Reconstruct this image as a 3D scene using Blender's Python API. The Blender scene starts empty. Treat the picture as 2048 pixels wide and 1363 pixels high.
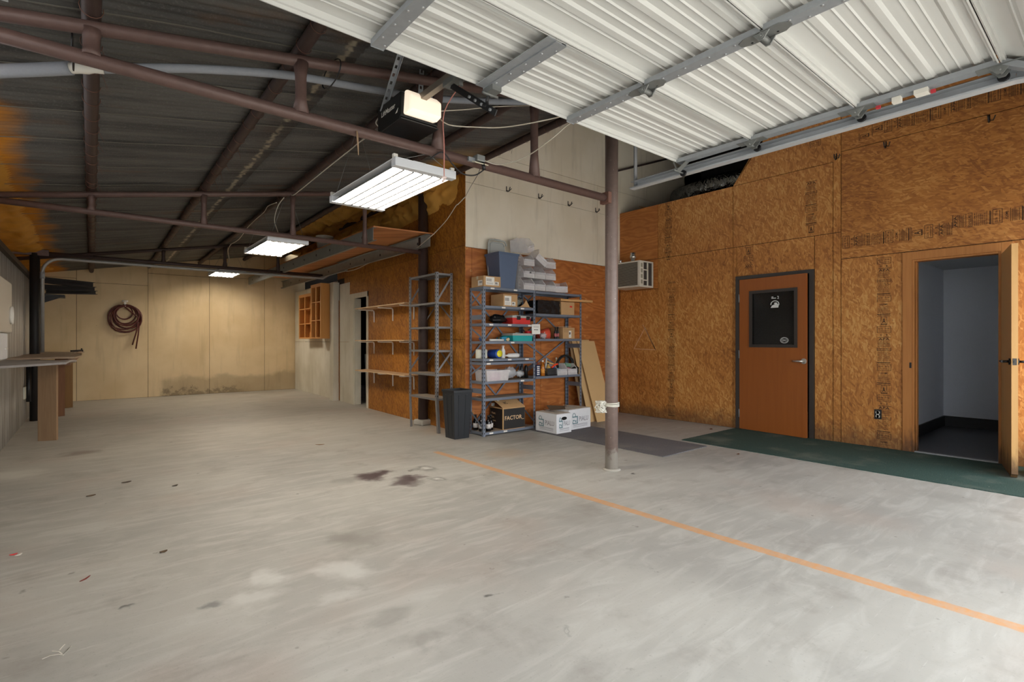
import bpy, bmesh, math, random
from mathutils import Vector, Matrix, noise
random.seed(7)
sc = bpy.context.scene
COL = sc.collection
PI = math.pi

# ------------------------------------------------------------ camera, sky, sun, exposure
CAM_H = 1.2
YAW = math.radians(39.4)
VX, VY = math.sin(YAW), math.cos(YAW)
cd = bpy.data.cameras.new('camera'); cd.lens = 18.0; cd.sensor_width = 36.0; cd.clip_start = 0.02; cd.clip_end = 200
cam = bpy.data.objects.new('camera', cd); COL.objects.link(cam)
cam.location = (0, 0, CAM_H); cam.rotation_euler = (PI/2, 0, -YAW)
sc.camera = cam
sc.view_settings.view_transform = 'Standard'; sc.view_settings.look = 'None'
sc.view_settings.gamma = 1.0; sc.view_settings.use_curve_mapping = False
sc.view_settings.exposure = 1.3
w = bpy.data.worlds.new('sky'); sc.world = w; w.use_nodes = True
w.node_tree.nodes['Background'].inputs[0].default_value = (0.93, 0.97, 1.0, 1)
w.node_tree.nodes['Background'].inputs[1].default_value = 2.05
sd = bpy.data.lights.new('sun', 'SUN'); sd.energy = 3.4; sd.angle = math.radians(1.0); sd.color = (1.0, 0.95, 0.87)
sun = bpy.data.objects.new('sun', sd); COL.objects.link(sun)
sun.rotation_euler = Vector((-0.75, -0.25, -0.75)).to_track_quat('-Z', 'Y').to_euler()

TUBE_STRENGTH = 27.0
LENS_STRENGTH = 0.3

# ------------------------------------------------------------ projection helpers (a pixel of the photo -> a point on a real plane)
def ray(px, py):
    r = (px - 1024) / 1024.0; u = (681.5 - py) / 1024.0
    return Vector((VX + r*VY, VY - r*VX, u))
def at(px, py, X=None, Y=None, Z=None):
    d = ray(px, py)
    if X is not None: t = X / d.x
    elif Y is not None: t = Y / d.y
    else: t = (Z - CAM_H) / d.z
    return Vector((d.x*t, d.y*t, CAM_H + d.z*t))
def roofz(x, y): return 2.82 + 0.185*x - 0.012*y

# ------------------------------------------------------------ colours and materials
def lin(v):
    v /= 255.0
    return v/12.92 if v <= 0.04045 else ((v+0.055)/1.055)**2.4
def rgb(r, g, b): return (lin(r), lin(g), lin(b), 1)

class NT:
    def __init__(s, name):
        s.m = bpy.data.materials.new(name); s.m.use_nodes = True
        s.t = s.m.node_tree; s.n = s.t.nodes; s.l = s.t.links
        s.b = s.n['Principled BSDF']
    def node(s, typ, **kw):
        nd = s.n.new(typ)
        for k, v in kw.items(): setattr(nd, k, v)
        return nd
    def put(s, sock, v):
        if isinstance(v, (int, float)): sock.default_value = v
        elif isinstance(v, (tuple, list, Vector)): sock.default_value = tuple(v)
        else: s.l.new(v, sock)
    def math(s, op, a, b=None, c=None, clamp=False):
        nd = s.node('ShaderNodeMath', operation=op); nd.use_clamp = clamp
        s.put(nd.inputs[0], a)
        if b is not None: s.put(nd.inputs[1], b)
        if c is not None: s.put(nd.inputs[2], c)
        return nd.outputs[0]
    def vmath(s, op, a, b=None, scale=None):
        nd = s.node('ShaderNodeVectorMath', operation=op)
        s.put(nd.inputs[0], a)
        if b is not None: s.put(nd.inputs[1], b)
        if scale is not None: s.put(nd.inputs['Scale'], scale)
        return nd.outputs['Value'] if op in ('DISTANCE', 'LENGTH', 'DOT_PRODUCT') else nd.outputs[0]
    def pos(s): return s.node('ShaderNodeNewGeometry').outputs['Position']
    def objpos(s): return s.node('ShaderNodeTexCoord').outputs['Object']
    def noise(s, vec, scale=5, detail=3, rough=0.55, dist=0, out='Fac'):
        nd = s.node('ShaderNodeTexNoise'); s.put(nd.inputs['Vector'], vec)
        nd.inputs['Scale'].default_value = scale; nd.inputs['Detail'].default_value = detail
        nd.inputs['Roughness'].default_value = rough; nd.inputs['Distortion'].default_value = dist
        return nd.outputs[out]
    def mapping(s, vec, loc=(0,0,0), rot=(0,0,0), scale=(1,1,1)):
        nd = s.node('ShaderNodeMapping'); s.put(nd.inputs[0], vec)
        nd.inputs[1].default_value = loc; nd.inputs[2].default_value = rot; nd.inputs[3].default_value = scale
        return nd.outputs[0]
    def ramp(s, fac, stops):
        nd = s.node('ShaderNodeValToRGB'); s.put(nd.inputs[0], fac)
        e = nd.color_ramp.elements
        while len(e) < len(stops): e.new(0.5)
        for i, (p, c) in enumerate(stops):
            e[i].position = p; e[i].color = c if len(c) == 4 else (*c, 1)
        return nd.outputs[0]
    def smooth(s, v, a, b):
        nd = s.node('ShaderNodeMapRange', interpolation_type='SMOOTHSTEP')
        s.put(nd.inputs[0], v); nd.inputs[1].default_value = a; nd.inputs[2].default_value = b
        return nd.outputs[0]
    def mix(s, fac, a, b, mode='MIX'):
        nd = s.node('ShaderNodeMix', data_type='RGBA', blend_type=mode)
        s.put(nd.inputs[0], fac); s.put(nd.inputs[6], a); s.put(nd.inputs[7], b)
        return nd.outputs[2]
    def sep(s, vec):
        nd = s.node('ShaderNodeSeparateXYZ'); s.put(nd.inputs[0], vec); return nd.outputs
    def comb(s, x, y, z):
        nd = s.node('ShaderNodeCombineXYZ'); s.put(nd.inputs[0], x); s.put(nd.inputs[1], y); s.put(nd.inputs[2], z); return nd.outputs[0]
    def bump(s, h, strength=0.3, dist=0.01):
        nd = s.node('ShaderNodeBump'); s.put(nd.inputs['Height'], h)
        nd.inputs['Strength'].default_value = strength; nd.inputs['Distance'].default_value = dist
        s.l.new(nd.outputs[0], s.b.inputs['Normal'])
    def out(s, color, rough=0.6, metal=0.0):
        s.put(s.b.inputs['Base Color'], color); s.put(s.b.inputs['Roughness'], rough); s.put(s.b.inputs['Metallic'], metal)
        return s.m

_cache = {}
def plain(name, col, rough=0.6, metal=0.0, var=0.12, scale=18, bump=0.0):
    if name in _cache: return _cache[name]
    n = NT(name); p = n.objpos()
    f = n.noise(p, scale, 4)
    a = tuple(c*(1-var) for c in col[:3]) + (1,); b = tuple(min(1, c*(1+var)) for c in col[:3]) + (1,)
    n.out(n.mix(f, a, b), rough, metal)
    if bump: n.bump(n.noise(p, scale*4, 3), bump, 0.004)
    _cache[name] = n.m
    return n.m

def glassy(name, col, opacity=0.5, rough=0.25):
    if name in _cache: return _cache[name]
    n = NT(name); n.out(col, rough)
    tr = n.node('ShaderNodeBsdfTransparent'); tr.inputs[0].default_value = (0.97, 0.97, 0.97, 1)
    mx = n.node('ShaderNodeMixShader')
    f = n.math('MULTIPLY_ADD', n.noise(n.objpos(), 12, 2), 0.2, opacity-0.1, clamp=True)
    n.put(mx.inputs[0], f); n.l.new(tr.outputs[0], mx.inputs[1]); n.l.new(n.b.outputs[0], mx.inputs[2])
    n.l.new(mx.outputs[0], n.n['Material Output'].inputs[0])
    _cache[name] = n.m
    return n.m

def emit(name, col, strength):
    n = NT(name); n.out(col, 0.4)
    n.b.inputs['Emission Color'].default_value = col; n.b.inputs['Emission Strength'].default_value = strength
    return n.m

def osb(name, stops, horiz=False, size=1.0, dark=0.0, mold=None):
    n = NT(name); p = n.pos(); x, y, z = n.sep(p)
    u = n.math('ADD', x, y)
    uv = n.comb(z, u, 0.0) if horiz else n.comb(u, z, 0.0)
    wv = n.noise(uv, 5.0, 2, out='Color')
    wuv = n.vmath('ADD', uv, n.vmath('SCALE', wv, scale=0.03))
    vals = []
    for i, (ang, sx, sy) in enumerate(((66, 12, 58), (114, 11, 52), (35, 13, 56), (88, 14, 66))):
        mp = n.mapping(wuv, (i*3.3, i*1.7, 0), (0, 0, math.radians(-ang)), (1, 1, 1))
        mp = n.mapping(mp, scale=(sx/size, sy/size, 1))
        v = n.node('ShaderNodeTexVoronoi', voronoi_dimensions='2D', feature='F1'); n.put(v.inputs['Vector'], mp)
        v.inputs['Scale'].default_value = 1.0
        vals.append((n.sep(v.outputs['Color'])))
    a = n.mix(n.math('GREATER_THAN', vals[0][1], 0.5), n.comb(vals[1][0], 0, 0), n.comb(vals[0][0], 0, 0))
    b = n.mix(n.math('GREATER_THAN', vals[2][1], 0.5), n.comb(vals[3][0], 0, 0), n.comb(vals[2][0], 0, 0))
    c = n.mix(n.math('GREATER_THAN', vals[3][2], 0.5), a, b)
    val = n.sep(c)[0]
    big = n.noise(uv, 1.1, 3); fine = n.noise(n.mapping(uv, scale=(70, 12, 1) if not horiz else (70, 12, 1)), 1.0, 3)
    f = n.math('MULTIPLY_ADD', val, 0.42, 0.20)
    f = n.math('ADD', f, n.math('MULTIPLY_ADD', fine, 0.34, -0.17))
    f = n.math('ADD', f, n.math('MULTIPLY_ADD', big, 0.7, -0.27), clamp=True)
    col = n.ramp(f, stops)
    spots = n.noise(uv, 38, 2); sp = n.smooth(spots, 0.68, 0.76)
    col = n.mix(n.math('MULTIPLY', sp, 0.5), col, rgb(84, 46, 18))
    if mold:
        # grime creeping up from the floor, ragged by noise
        g = n.math('ADD', z, n.math('MULTIPLY', n.noise(uv, 6, 4), -0.35))
        gm = n.math('SUBTRACT', 1.0, n.smooth(g, -0.13, mold))
        col = n.mix(n.math('MULTIPLY', gm, 0.6), col, rgb(70, 52, 36))
    n.out(col, 0.62); n.bump(val, 0.25, 0.002)
    return n.m

def plywood(name, stops, knots=True, horiz=True, scale=1.0):
    n = NT(name); p = n.pos(); x, y, z = n.sep(p)
    u = n.math('ADD', x, y)
    uv = n.comb(u, z, 0.0) if horiz else n.comb(z, u, 0.0)
    wr = n.noise(n.mapping(uv, scale=(1.1, 3.2, 1)), 1.0, 3)
    v = n.math('MULTIPLY_ADD', wr, 0.75, n.math('MULTIPLY', n.sep(uv)[1], 1.0))
    rings = n.math('FRACT', n.math('MULTIPLY', v, 11.0*scale))
    rings = n.math('ABSOLUTE', n.math('MULTIPLY_ADD', rings, 2.0, -1.0))
    fine = n.noise(n.mapping(uv, scale=(3, 90, 1)), 1.0, 4)
    f = n.math('ADD', n.math('MULTIPLY', rings, 0.4), n.math('MULTIPLY', fine, 0.55), clamp=True)
    col = n.ramp(f, stops)
    big = n.noise(uv, 1.4, 2); col = n.mix(n.math('MULTIPLY', n.smooth(big, 0.4, 0.75), 0.45), col, stops[0][1])
    if knots:
        vo = n.node('ShaderNodeTexVoronoi', voronoi_dimensions='2D'); n.put(vo.inputs['Vector'], n.mapping(uv, (0.37, 0.2, 0), scale=(3.1, 4.0, 1)))
        vo.inputs['Scale'].default_value = 1.0
        k = n.math('SUBTRACT', 1.0, n.smooth(vo.outputs['Distance'], 0.035, 0.085))
        k2 = n.math('SUBTRACT', 1.0, n.smooth(vo.outputs['Distance'], 0.015, 0.03))
        col = n.mix(n.math('MULTIPLY', k, 0.75), col, stops[-1][1])
        col = n.mix(n.math('MULTIPLY', k2, 0.85), col, rgb(56, 25, 10))
    n.out(col, 0.55)
    return n.m

def wood(name, c1, c2, scale=1.0, axis=2, rough=0.6, dirt=None):
    n = NT(name); p = n.pos()
    s = [60*scale, 60*scale, 60*scale]; s[axis] = 3*scale
    f = n.noise(n.mapping(p, scale=tuple(s)), 1.0, 4, dist=0.6)
    g = n.noise(n.mapping(p, scale=tuple(q*0.25 for q in s)), 1.0, 3)
    col = n.mix(n.math('MULTIPLY_ADD', f, 0.7, n.math('MULTIPLY', g, 0.4), clamp=True), c1, c2)
    if dirt:
        zz = n.sep(p)[2]
        gm = n.math('SUBTRACT', 1.0, n.smooth(n.math('ADD', zz, n.math('MULTIPLY', n.noise(n.mapping(p, scale=(25, 25, 6)), 1.0, 3), -0.5)), -0.25, dirt))
        col = n.mix(n.math('MULTIPLY', gm, 0.85), col, rgb(70, 45, 28))
    n.out(col, rough)
    return n.m

def paintwall(name, c1, c2, stain=None, vert=True, rough=0.65):
    n = NT(name); p = n.pos(); x, y, z = n.sep(p)
    f = n.noise(p, 1.3, 4); col = n.mix(n.smooth(f, 0.3, 0.7), c1, c2)
    g = n.noise(n.mapping(p, scale=(9, 9, 1.2)), 1.0, 3)
    col = n.mix(n.math('MULTIPLY', n.smooth(g, 0.5, 0.8), 0.22), col, rgb(120, 104, 78))
    dots = n.noise(p, 42, 2); col = n.mix(n.math('MULTIPLY', n.smooth(dots, 0.73, 0.78), 0.6), col, rgb(120, 92, 62))
    if stain: col = stain(n, p, x, y, z, col)
    n.out(col, rough)
    return n.m

# ------------------------------------------------------------ mesh builder
_txt = {}
def text_mesh(s, bold=False):
    if s in _txt: return _txt[s]
    cu = bpy.data.curves.new('t', 'FONT'); cu.body = s; cu.size = 1.0; cu.resolution_u = 2
    cu.offset = 0.016
    ob = bpy.data.objects.new('t', cu); COL.objects.link(ob)
    dg = bpy.context.evaluated_depsgraph_get(); ev = ob.evaluated_get(dg); me = ev.to_mesh()
    vs = [v.co.copy() for v in me.vertices]; fs = [tuple(p.vertices) for p in me.polygons]
    ev.to_mesh_clear(); bpy.data.objects.remove(ob); bpy.data.curves.remove(cu)
    xs = [v.x for v in vs]; ys = [v.y for v in vs]
    x0, x1, y0, y1 = min(xs), max(xs), min(ys), max(ys)
    vs = [((v.x-x0)/(x1-x0), (v.y-y0)/(y1-y0)) for v in vs]
    _txt[s] = (vs, fs, (x1-x0)/(y1-y0))
    return _txt[s]

class MB:
    def __init__(s): s.v = []; s.f = []; s.mi = []; s.sm = []; s.cur = 0
    def mat(s, i): s.cur = i; return s
    def add(s, vs, fs, smooth=False):
        b = len(s.v); s.v += [Vector(q) for q in vs]
        for f in fs: s.f.append(tuple(b+i for i in f)); s.mi.append(s.cur); s.sm.append(smooth)
        return s
    def box(s, x0, y0, z0, x1, y1, z1):
        x0, x1 = sorted((x0, x1)); y0, y1 = sorted((y0, y1)); z0, z1 = sorted((z0, z1))
        return s.add([(x0,y0,z0),(x1,y0,z0),(x1,y1,z0),(x0,y1,z0),(x0,y0,z1),(x1,y0,z1),(x1,y1,z1),(x0,y1,z1)],
                     [(0,3,2,1),(4,5,6,7),(0,1,5,4),(1,2,6,5),(2,3,7,6),(3,0,4,7)])
    def obox(s, c, sx, sy, sz, rz=0.0, rx=0.0, ry=0.0):
        m = Matrix.Translation(Vector(c)) @ Matrix.Rotation(rz, 4, 'Z') @ Matrix.Rotation(ry, 4, 'Y') @ Matrix.Rotation(rx, 4, 'X')
        b = len(s.v); s.box(-sx/2, -sy/2, -sz/2, sx/2, sy/2, sz/2)
        for i in range(b, len(s.v)): s.v[i] = m @ s.v[i]
        return s
    def hexa(s, bot, top):  # 4 bottom corners, 4 top corners
        return s.add(list(bot)+list(top), [(0,3,2,1),(4,5,6,7),(0,1,5,4),(1,2,6,5),(2,3,7,6),(3,0,4,7)])
    def bar(s, a, b, w, h, up=(0,0,1)):
        a = Vector(a); b = Vector(b); d = (b-a).normalized(); up = Vector(up)
        if abs(d.dot(up)) > 0.98: up = Vector((0,1,0))
        r = d.cross(up).normalized(); u = r.cross(d).normalized()
        q = lambda c: [c - r*w/2 - u*h/2, c + r*w/2 - u*h/2, c + r*w/2 + u*h/2, c - r*w/2 + u*h/2]
        return s.add(q(a)+q(b), [(3,2,1,0),(4,5,6,7),(0,1,5,4),(1,2,6,5),(2,3,7,6),(3,0,4,7)])
    def tube(s, pts, r, n=10, caps=True, closed=False):
        pts = [Vector(p) for p in pts]; rs = r if isinstance(r, (list, tuple)) else [r]*len(pts)
        b = len(s.v); N = len(pts); prev = None
        for i, p in enumerate(pts):
            if closed: d = pts[(i+1) % N] - pts[i-1]
            else: d = (pts[min(i+1, N-1)] - pts[max(i-1, 0)])
            d.normalize()
            if prev is None:
                up = Vector((0,0,1)) if abs(d.z) < 0.9 else Vector((1,0,0))
                u = d.cross(up).normalized()
            else:
                u = (prev - d*prev.dot(d)).normalized()
            prev = u; v = d.cross(u)
            for k in range(n):
                a = 2*PI*k/n; s.v.append(p + (u*math.cos(a) + v*math.sin(a))*rs[i])
        for i in range(N if closed else N-1):
            j = (i+1) % N
            for k in range(n):
                k2 = (k+1) % n
                s.f.append((b+i*n+k, b+i*n+k2, b+j*n+k2, b+j*n+k)); s.mi.append(s.cur); s.sm.append(True)
        if caps and not closed:
            s.f.append(tuple(b+k for k in range(n))[::-1]); s.mi.append(s.cur); s.sm.append(False)
            s.f.append(tuple(b+(N-1)*n+k for k in range(n))); s.mi.append(s.cur); s.sm.append(False)
        return s
    def lathe(s, prof, c, n=20, axis='Z'):
        c = Vector(c); b = len(s.v)
        for (r, h) in prof:
            for k in range(n):
                a = 2*PI*k/n; x, y = r*math.cos(a), r*math.sin(a)
                q = {'Z': (x, y, h), 'X': (h, x, y), 'Y': (y, h, x)}[axis]
                s.v.append(c + Vector(q))
        for i in range(len(prof)-1):
            for k in range(n):
                k2 = (k+1) % n
                s.f.append((b+i*n+k, b+i*n+k2, b+(i+1)*n+k2, b+(i+1)*n+k)); s.mi.append(s.cur); s.sm.append(True)
        s.f.append(tuple(b+k for k in range(n))[::-1]); s.mi.append(s.cur); s.sm.append(False)
        e = b+(len(prof)-1)*n
        s.f.append(tuple(e+k for k in range(n))); s.mi.append(s.cur); s.sm.append(False)
        return s
    def prism(s, poly, d):  # poly: list of 3-D points, d: extrusion vector
        d = Vector(d); n = len(poly); P = [Vector(p) for p in poly]
        s.add(P + [p+d for p in P], [tuple(range(n))[::-1], tuple(range(n, 2*n))] + [(i, (i+1) % n, n+(i+1) % n, n+i) for i in range(n)])
        return s
    def text(s, body, o, ux, uy, h, w=None):
        vs, fs, asp = text_mesh(body)
        o = Vector(o); ux = Vector(ux); uy = Vector(uy); W = w if w else h*asp
        return s.add([o + ux*(x*W) + uy*(y*h) for x, y in vs], fs)
    def blob(s, c, r, seed=0, amp=0.35, freq=3.0, squash=(1,1,1), n=14, m=9, rot=0.0):
        c = Vector(c); b = len(s.v); R = Matrix.Rotation(rot, 3, 'Z')
        for i in range(m+1):
            th = PI*i/m
            for k in range(n):
                ph = 2*PI*k/n
                d = Vector((math.sin(th)*math.cos(ph), math.sin(th)*math.sin(ph), math.cos(th)))
                q = 1 + amp*noise.noise(d*freq + Vector((seed*7.3, seed*1.9, 0))) + amp*0.5*noise.noise(d*freq*2.7 + Vector((0, seed*3.1, 5)))
                v = Vector((d.x*squash[0], d.y*squash[1], d.z*squash[2]))*r*q
                s.v.append(c + R @ v)
        for i in range(m):
            for k in range(n):
                k2 = (k+1) % n
                s.f.append((b+i*n+k, b+(i+1)*n+k, b+(i+1)*n+k2, b+i*n+k2)); s.mi.append(s.cur); s.sm.append(True)
        return s
    def mesh(s, name, mats, org=Vector((0,0,0)), bevel=0):
        me = bpy.data.meshes.new(name)
        me.from_pydata([tuple(v - org) for v in s.v], [], s.f)
        if not isinstance(mats, (list, tuple)): mats = [mats]
        for m in mats: me.materials.append(m)
        for i, p in enumerate(me.polygons):
            p.material_index = s.mi[i]; p.use_smooth = s.sm[i]
        bm = bmesh.new(); bm.from_mesh(me); bmesh.ops.remove_doubles(bm, verts=bm.verts, dist=1e-6) if False else None
        bmesh.ops.recalc_face_normals(bm, faces=bm.faces); bm.to_mesh(me); bm.free()
        return me

ORG = {}
def _org(mb):
    xs = [v.x for v in mb.v]; ys = [v.y for v in mb.v]; zs = [v.z for v in mb.v]
    return Vector(((min(xs)+max(xs))/2, (min(ys)+max(ys))/2, min(zs)))
def tag(o, label=None, cat=None, group=None, kind=None):
    if label: o['label'] = label
    if cat: o['category'] = cat
    if group: o['group'] = group
    if kind: o['kind'] = kind
    return o
def thing(name, label, cat, loc, group=None):
    o = bpy.data.objects.new(name, None); COL.objects.link(o); o.location = loc; o.empty_display_size = 0.1
    ORG[o.name] = Vector(loc); return tag(o, label, cat, group)
def part(mb, name, mats, parent, label=None, bevel=0, kind=None):
    org = ORG[parent.name]
    o = bpy.data.objects.new(name, mb.mesh(name, mats, org)); COL.objects.link(o); o.parent = parent
    ORG[o.name] = org
    if label: o['label'] = label
    if kind: o['kind'] = kind
    if bevel: bev(o, bevel)
    return o
def solo(mb, name, mats, label=None, cat=None, group=None, kind=None, bevel=0):
    org = _org(mb)
    o = bpy.data.objects.new(name, mb.mesh(name, mats, org)); COL.objects.link(o); o.location = org
    ORG[o.name] = org
    if bevel: bev(o, bevel)
    return tag(o, label, cat, group, kind)
def struct(mb, name, mats, bevel=0): return solo(mb, name, mats, kind='structure', bevel=bevel)
def bev(o, wd):
    m = o.modifiers.new('bevel', 'BEVEL'); m.width = wd; m.segments = 2; m.limit_method = 'ANGLE'; m.angle_limit = math.radians(40)
    return o
def dup(root, loc, rotz=None, label=None, rot=None):
    r = root.copy(); COL.objects.link(r); r.location = loc
    if rotz is not None: r.rotation_euler = (0, 0, rotz)
    if rot is not None: r.rotation_euler = rot
    if label: r['label'] = label
    for ch in list(root.children):
        c = ch.copy(); COL.objects.link(c); c.parent = r
        for g in list(ch.children):
            d = g.copy(); COL.objects.link(d); d.parent = c
    return r
def arc(c, r, a0, a1, n, plane='XZ'):
    pts = []
    for i in range(n+1):
        a = math.radians(a0 + (a1-a0)*i/n); x, y = r*math.cos(a), r*math.sin(a)
        q = {'XZ': (x, 0, y), 'YZ': (0, x, y), 'XY': (x, y, 0)}[plane]
        pts.append(Vector(c) + Vector(q))
    return pts
def spline(pts, n=8):
    pts = [Vector(p) for p in pts]; P = [pts[0]] + pts + [pts[-1]]; out = []
    for i in range(1, len(P)-2):
        for k in range(n):
            t = k/n; a, b, c, d = P[i-1], P[i], P[i+1], P[i+2]
            out.append(0.5*((2*b) + (c-a)*t + (2*a-5*b+4*c-d)*t*t + (3*b-a-3*c+d)*t*t*t))
    out.append(pts[-1]); return out

# ------------------------------------------------------------ shared materials
OSB_R = osb('right wall strand board', [(0.0, rgb(106,60,22)), (0.3, rgb(160,100,42)), (0.55, rgb(186,124,58)), (0.8, rgb(208,156,88)), (1.0, rgb(232,196,138))], mold=0.1)
OSB_L = osb('partition strand board', [(0.0, rgb(90,46,12)), (0.35, rgb(138,82,22)), (0.6, rgb(168,108,32)), (0.85, rgb(192,130,48)), (1.0, rgb(208,154,80))], size=1.0)
PLY = plywood('reddish plywood', [(0.0, rgb(134,72,28)), (0.4, rgb(172,100,44)), (0.7, rgb(194,120,58)), (1.0, rgb(216,154,90))])
PLY_N = plywood('raw plywood', [(0.0, rgb(150,88,48)), (0.5, rgb(206,136,84)), (1.0, rgb(226,166,112))], knots=False)
PINE = wood('pine', rgb(196,142,78), rgb(168,108,52))
PINE_V = wood('pine trim', rgb(204,146,82), rgb(172,112,56), axis=2)
DARKGAP = plain('shadow gap', rgb(38,26,18), 0.9)
WHITE = plain('white paint', rgb(226,222,212), 0.5, var=0.05)
OLDWHITE = paintwall('dirty white paint', rgb(214,208,192), rgb(196,188,168))
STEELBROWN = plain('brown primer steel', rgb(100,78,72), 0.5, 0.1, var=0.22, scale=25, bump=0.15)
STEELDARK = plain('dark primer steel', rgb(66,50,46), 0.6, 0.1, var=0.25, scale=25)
GALV = plain('galvanised steel', rgb(156,160,164), 0.42, 0.25, var=0.14, scale=30)
GALVD = plain('weathered galvanised steel', rgb(122,124,122), 0.5, 0.3, var=0.2, scale=14)
BLACKP = plain('black plastic', rgb(28,28,30), 0.4, var=0.1)
INK = plain('stencil ink', rgb(48,30,16), 0.8, var=0.3, scale=60)
CARDB = plain('cardboard', rgb(186,148,104), 0.8, var=0.07)
LABEL = plain('paper label', rgb(232,228,220), 0.7, var=0.03)
FOAM = plain('spray foam', rgb(206,146,48), 0.7, var=0.3, scale=4, bump=0.3)
DARKROOM = plain('unlit dark board', rgb(34,32,31), 0.9)  # near-black colour stands in for the missing light in hidden voids
CONDUIT = plain('grey conduit', rgb(158,156,152), 0.45, 0.3)

# ------------------------------------------------------------ floor
def floor_mat():
    n = NT('concrete floor'); p = n.pos(); x, y, z = n.sep(p)
    big = n.noise(p, 0.55, 5, 0.6); med = n.noise(p, 2.6, 5, 0.65); fine = n.noise(p, 55, 4, 0.7)
    sw = n.noise(n.mapping(p, rot=(0,0,0.5), scale=(1.2, 5.5, 1)), 1.6, 5, 0.6, dist=1.2)
    col = n.mix(n.smooth(big, 0.35, 0.65), rgb(158,156,151), rgb(180,178,172))
    col = n.mix(n.math('MULTIPLY', n.smooth(sw, 0.42, 0.72), 0.45), col, rgb(200,199,194))
    col = n.mix(n.math('MULTIPLY', n.smooth(med, 0.52, 0.74), 0.5), col, rgb(138,132,125))
    tan = n.math('MULTIPLY', n.smooth(n.math('MULTIPLY_ADD', big, 2.4, y), 4.8, 9.5), 0.34)  # tan dirt towards the back, with some warm wall light painted in
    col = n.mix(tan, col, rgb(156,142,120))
    pink = n.smooth(n.noise(n.mapping(p, (3,7,0)), 0.8, 3), 0.52, 0.72)
    col = n.mix(n.math('MULTIPLY', pink, 0.4), col, rgb(170,153,142))
    col = n.mix(n.math('MULTIPLY', n.smooth(fine, 0.58, 0.74), 0.35), col, rgb(112,106,99))
    sp = n.noise(p, 9, 3, 0.5); col = n.mix(n.math('MULTIPLY', n.smooth(sp, 0.70, 0.76), 0.55), col, rgb(104,98,90))
    sc2 = n.noise(n.mapping(p, rot=(0,0,0.9), scale=(1.5, 26, 1)), 2.2, 5, 0.7); col = n.mix(n.math('MULTIPLY', n.smooth(sc2, 0.62, 0.74), 0.4), col, rgb(212,211,206))
    wp = n.vmath('ADD', p, n.vmath('SCALE', n.vmath('SUBTRACT', n.noise(p, 4.5, 4, out='Color'), (0.5,0.5,0.5)), scale=0.34))
    def stain(px, py, r, c, a, soft=0.75, ring=False, sx=1.0):
        nonlocal col
        q = at(px, py, Z=0)
        d = n.vmath('LENGTH', n.vmath('MULTIPLY', n.vmath('SUBTRACT', wp, (q.x, q.y, 0)), (sx, 1, 0)))
        m = n.math('SUBTRACT', 1.0, n.smooth(d, r*(1-soft), r))
        if ring: m = n.math('MULTIPLY', m, n.smooth(d, r*0.35, r*0.6))
        col = n.mix(n.math('MULTIPLY', m, a), col, c)
    DK = rgb(74,56,58); GR = rgb(132,128,122); WH = rgb(226,226,222)
    for s in [(740,953,.17,DK,.95),(772,943,.14,DK,.95),(757,948,.12,DK,.8),(812,962,.2,DK,.85),(840,952,.08,rgb(100,84,84),.7),(826,958,.12,DK,.6),
              (690,960,.16,GR,.5),(712,1078,.24,GR,.6),(690,1072,.16,GR,.5),(1160,1028,.3,GR,.35),(1270,947,.05,rgb(70,66,62),.9),(1905,995,.22,GR,.35),
              (1840,1175,.16,GR,.35),(960,1189,.035,rgb(90,88,84),.9),(972,1186,.03,rgb(90,88,84),.8),(780,1235,.12,GR,.5),(845,1278,.1,GR,.45),(425,1213,.06,rgb(120,120,118),.8),(262,1216,.03,rgb(90,90,86),.8),
              (540,1150,.13,WH,.45),(680,1137,.17,WH,.5),(515,1200,.14,WH,.4),(690,1185,.12,WH,.3),(1523,904,.12,rgb(158,138,118),.7),(1700,930,.12,rgb(120,112,100),.4),(160,905,.22,rgb(110,90,78),.6),(20,950,.3,rgb(204,200,190),.7),
              (885,860,.5,rgb(176,146,114),.35),(1010,905,.3,rgb(178,156,132),.5)]: stain(*s)
    stain(857,937,.15,rgb(96,92,88),.9,ring=True); stain(878,955,.12,rgb(96,92,88),.9,ring=True); stain(1137,1259,.035,rgb(130,128,124),.8,ring=True)
    stain(857,937,.045,WH,.8); stain(878,955,.035,WH,.8)
    # control joint and the old spray-painted line
    j = n.math('ABSOLUTE', n.math('SUBTRACT', n.math('MULTIPLY_ADD', n.noise(p, 3, 2), 0.03, x), 4.38))
    lx = n.math('SUBTRACT', x, n.math('MULTIPLY_ADD', y, -0.0265, 3.012))
    lx = n.math('ABSOLUTE', n.math('ADD', lx, n.math('MULTIPLY_ADD', n.noise(p, 22, 3), 0.02, -0.01)))
    m = n.math('SUBTRACT', 1.0, n.smooth(lx, 0.03, 0.047))
    m = n.math('MULTIPLY', m, n.math('SUBTRACT', 1.0, n.smooth(y, 4.78, 4.86)))
    wear = n.smooth(n.noise(p, 28, 4, 0.7), 0.25, 0.62)
    m = n.math('MULTIPLY', m, n.math('MULTIPLY_ADD', wear, -0.35, 0.9))
    col = n.mix(m, col, rgb(214,152,90))
    n.out(col, 0.55); n.bump(n.math('ADD', fine, n.math('MULTIPLY', med, 2.0)), 0.15, 0.004)
    return n.m
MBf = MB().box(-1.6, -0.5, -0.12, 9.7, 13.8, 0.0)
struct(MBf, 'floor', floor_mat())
drv = MB().box(-14, -16, -0.14, 22, -0.5, -0.02)
struct(drv, 'ground', plain('driveway concrete', rgb(196,192,184), 0.8, var=0.06, scale=2))  # unseen ground added outside to bounce light up onto the open door

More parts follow.
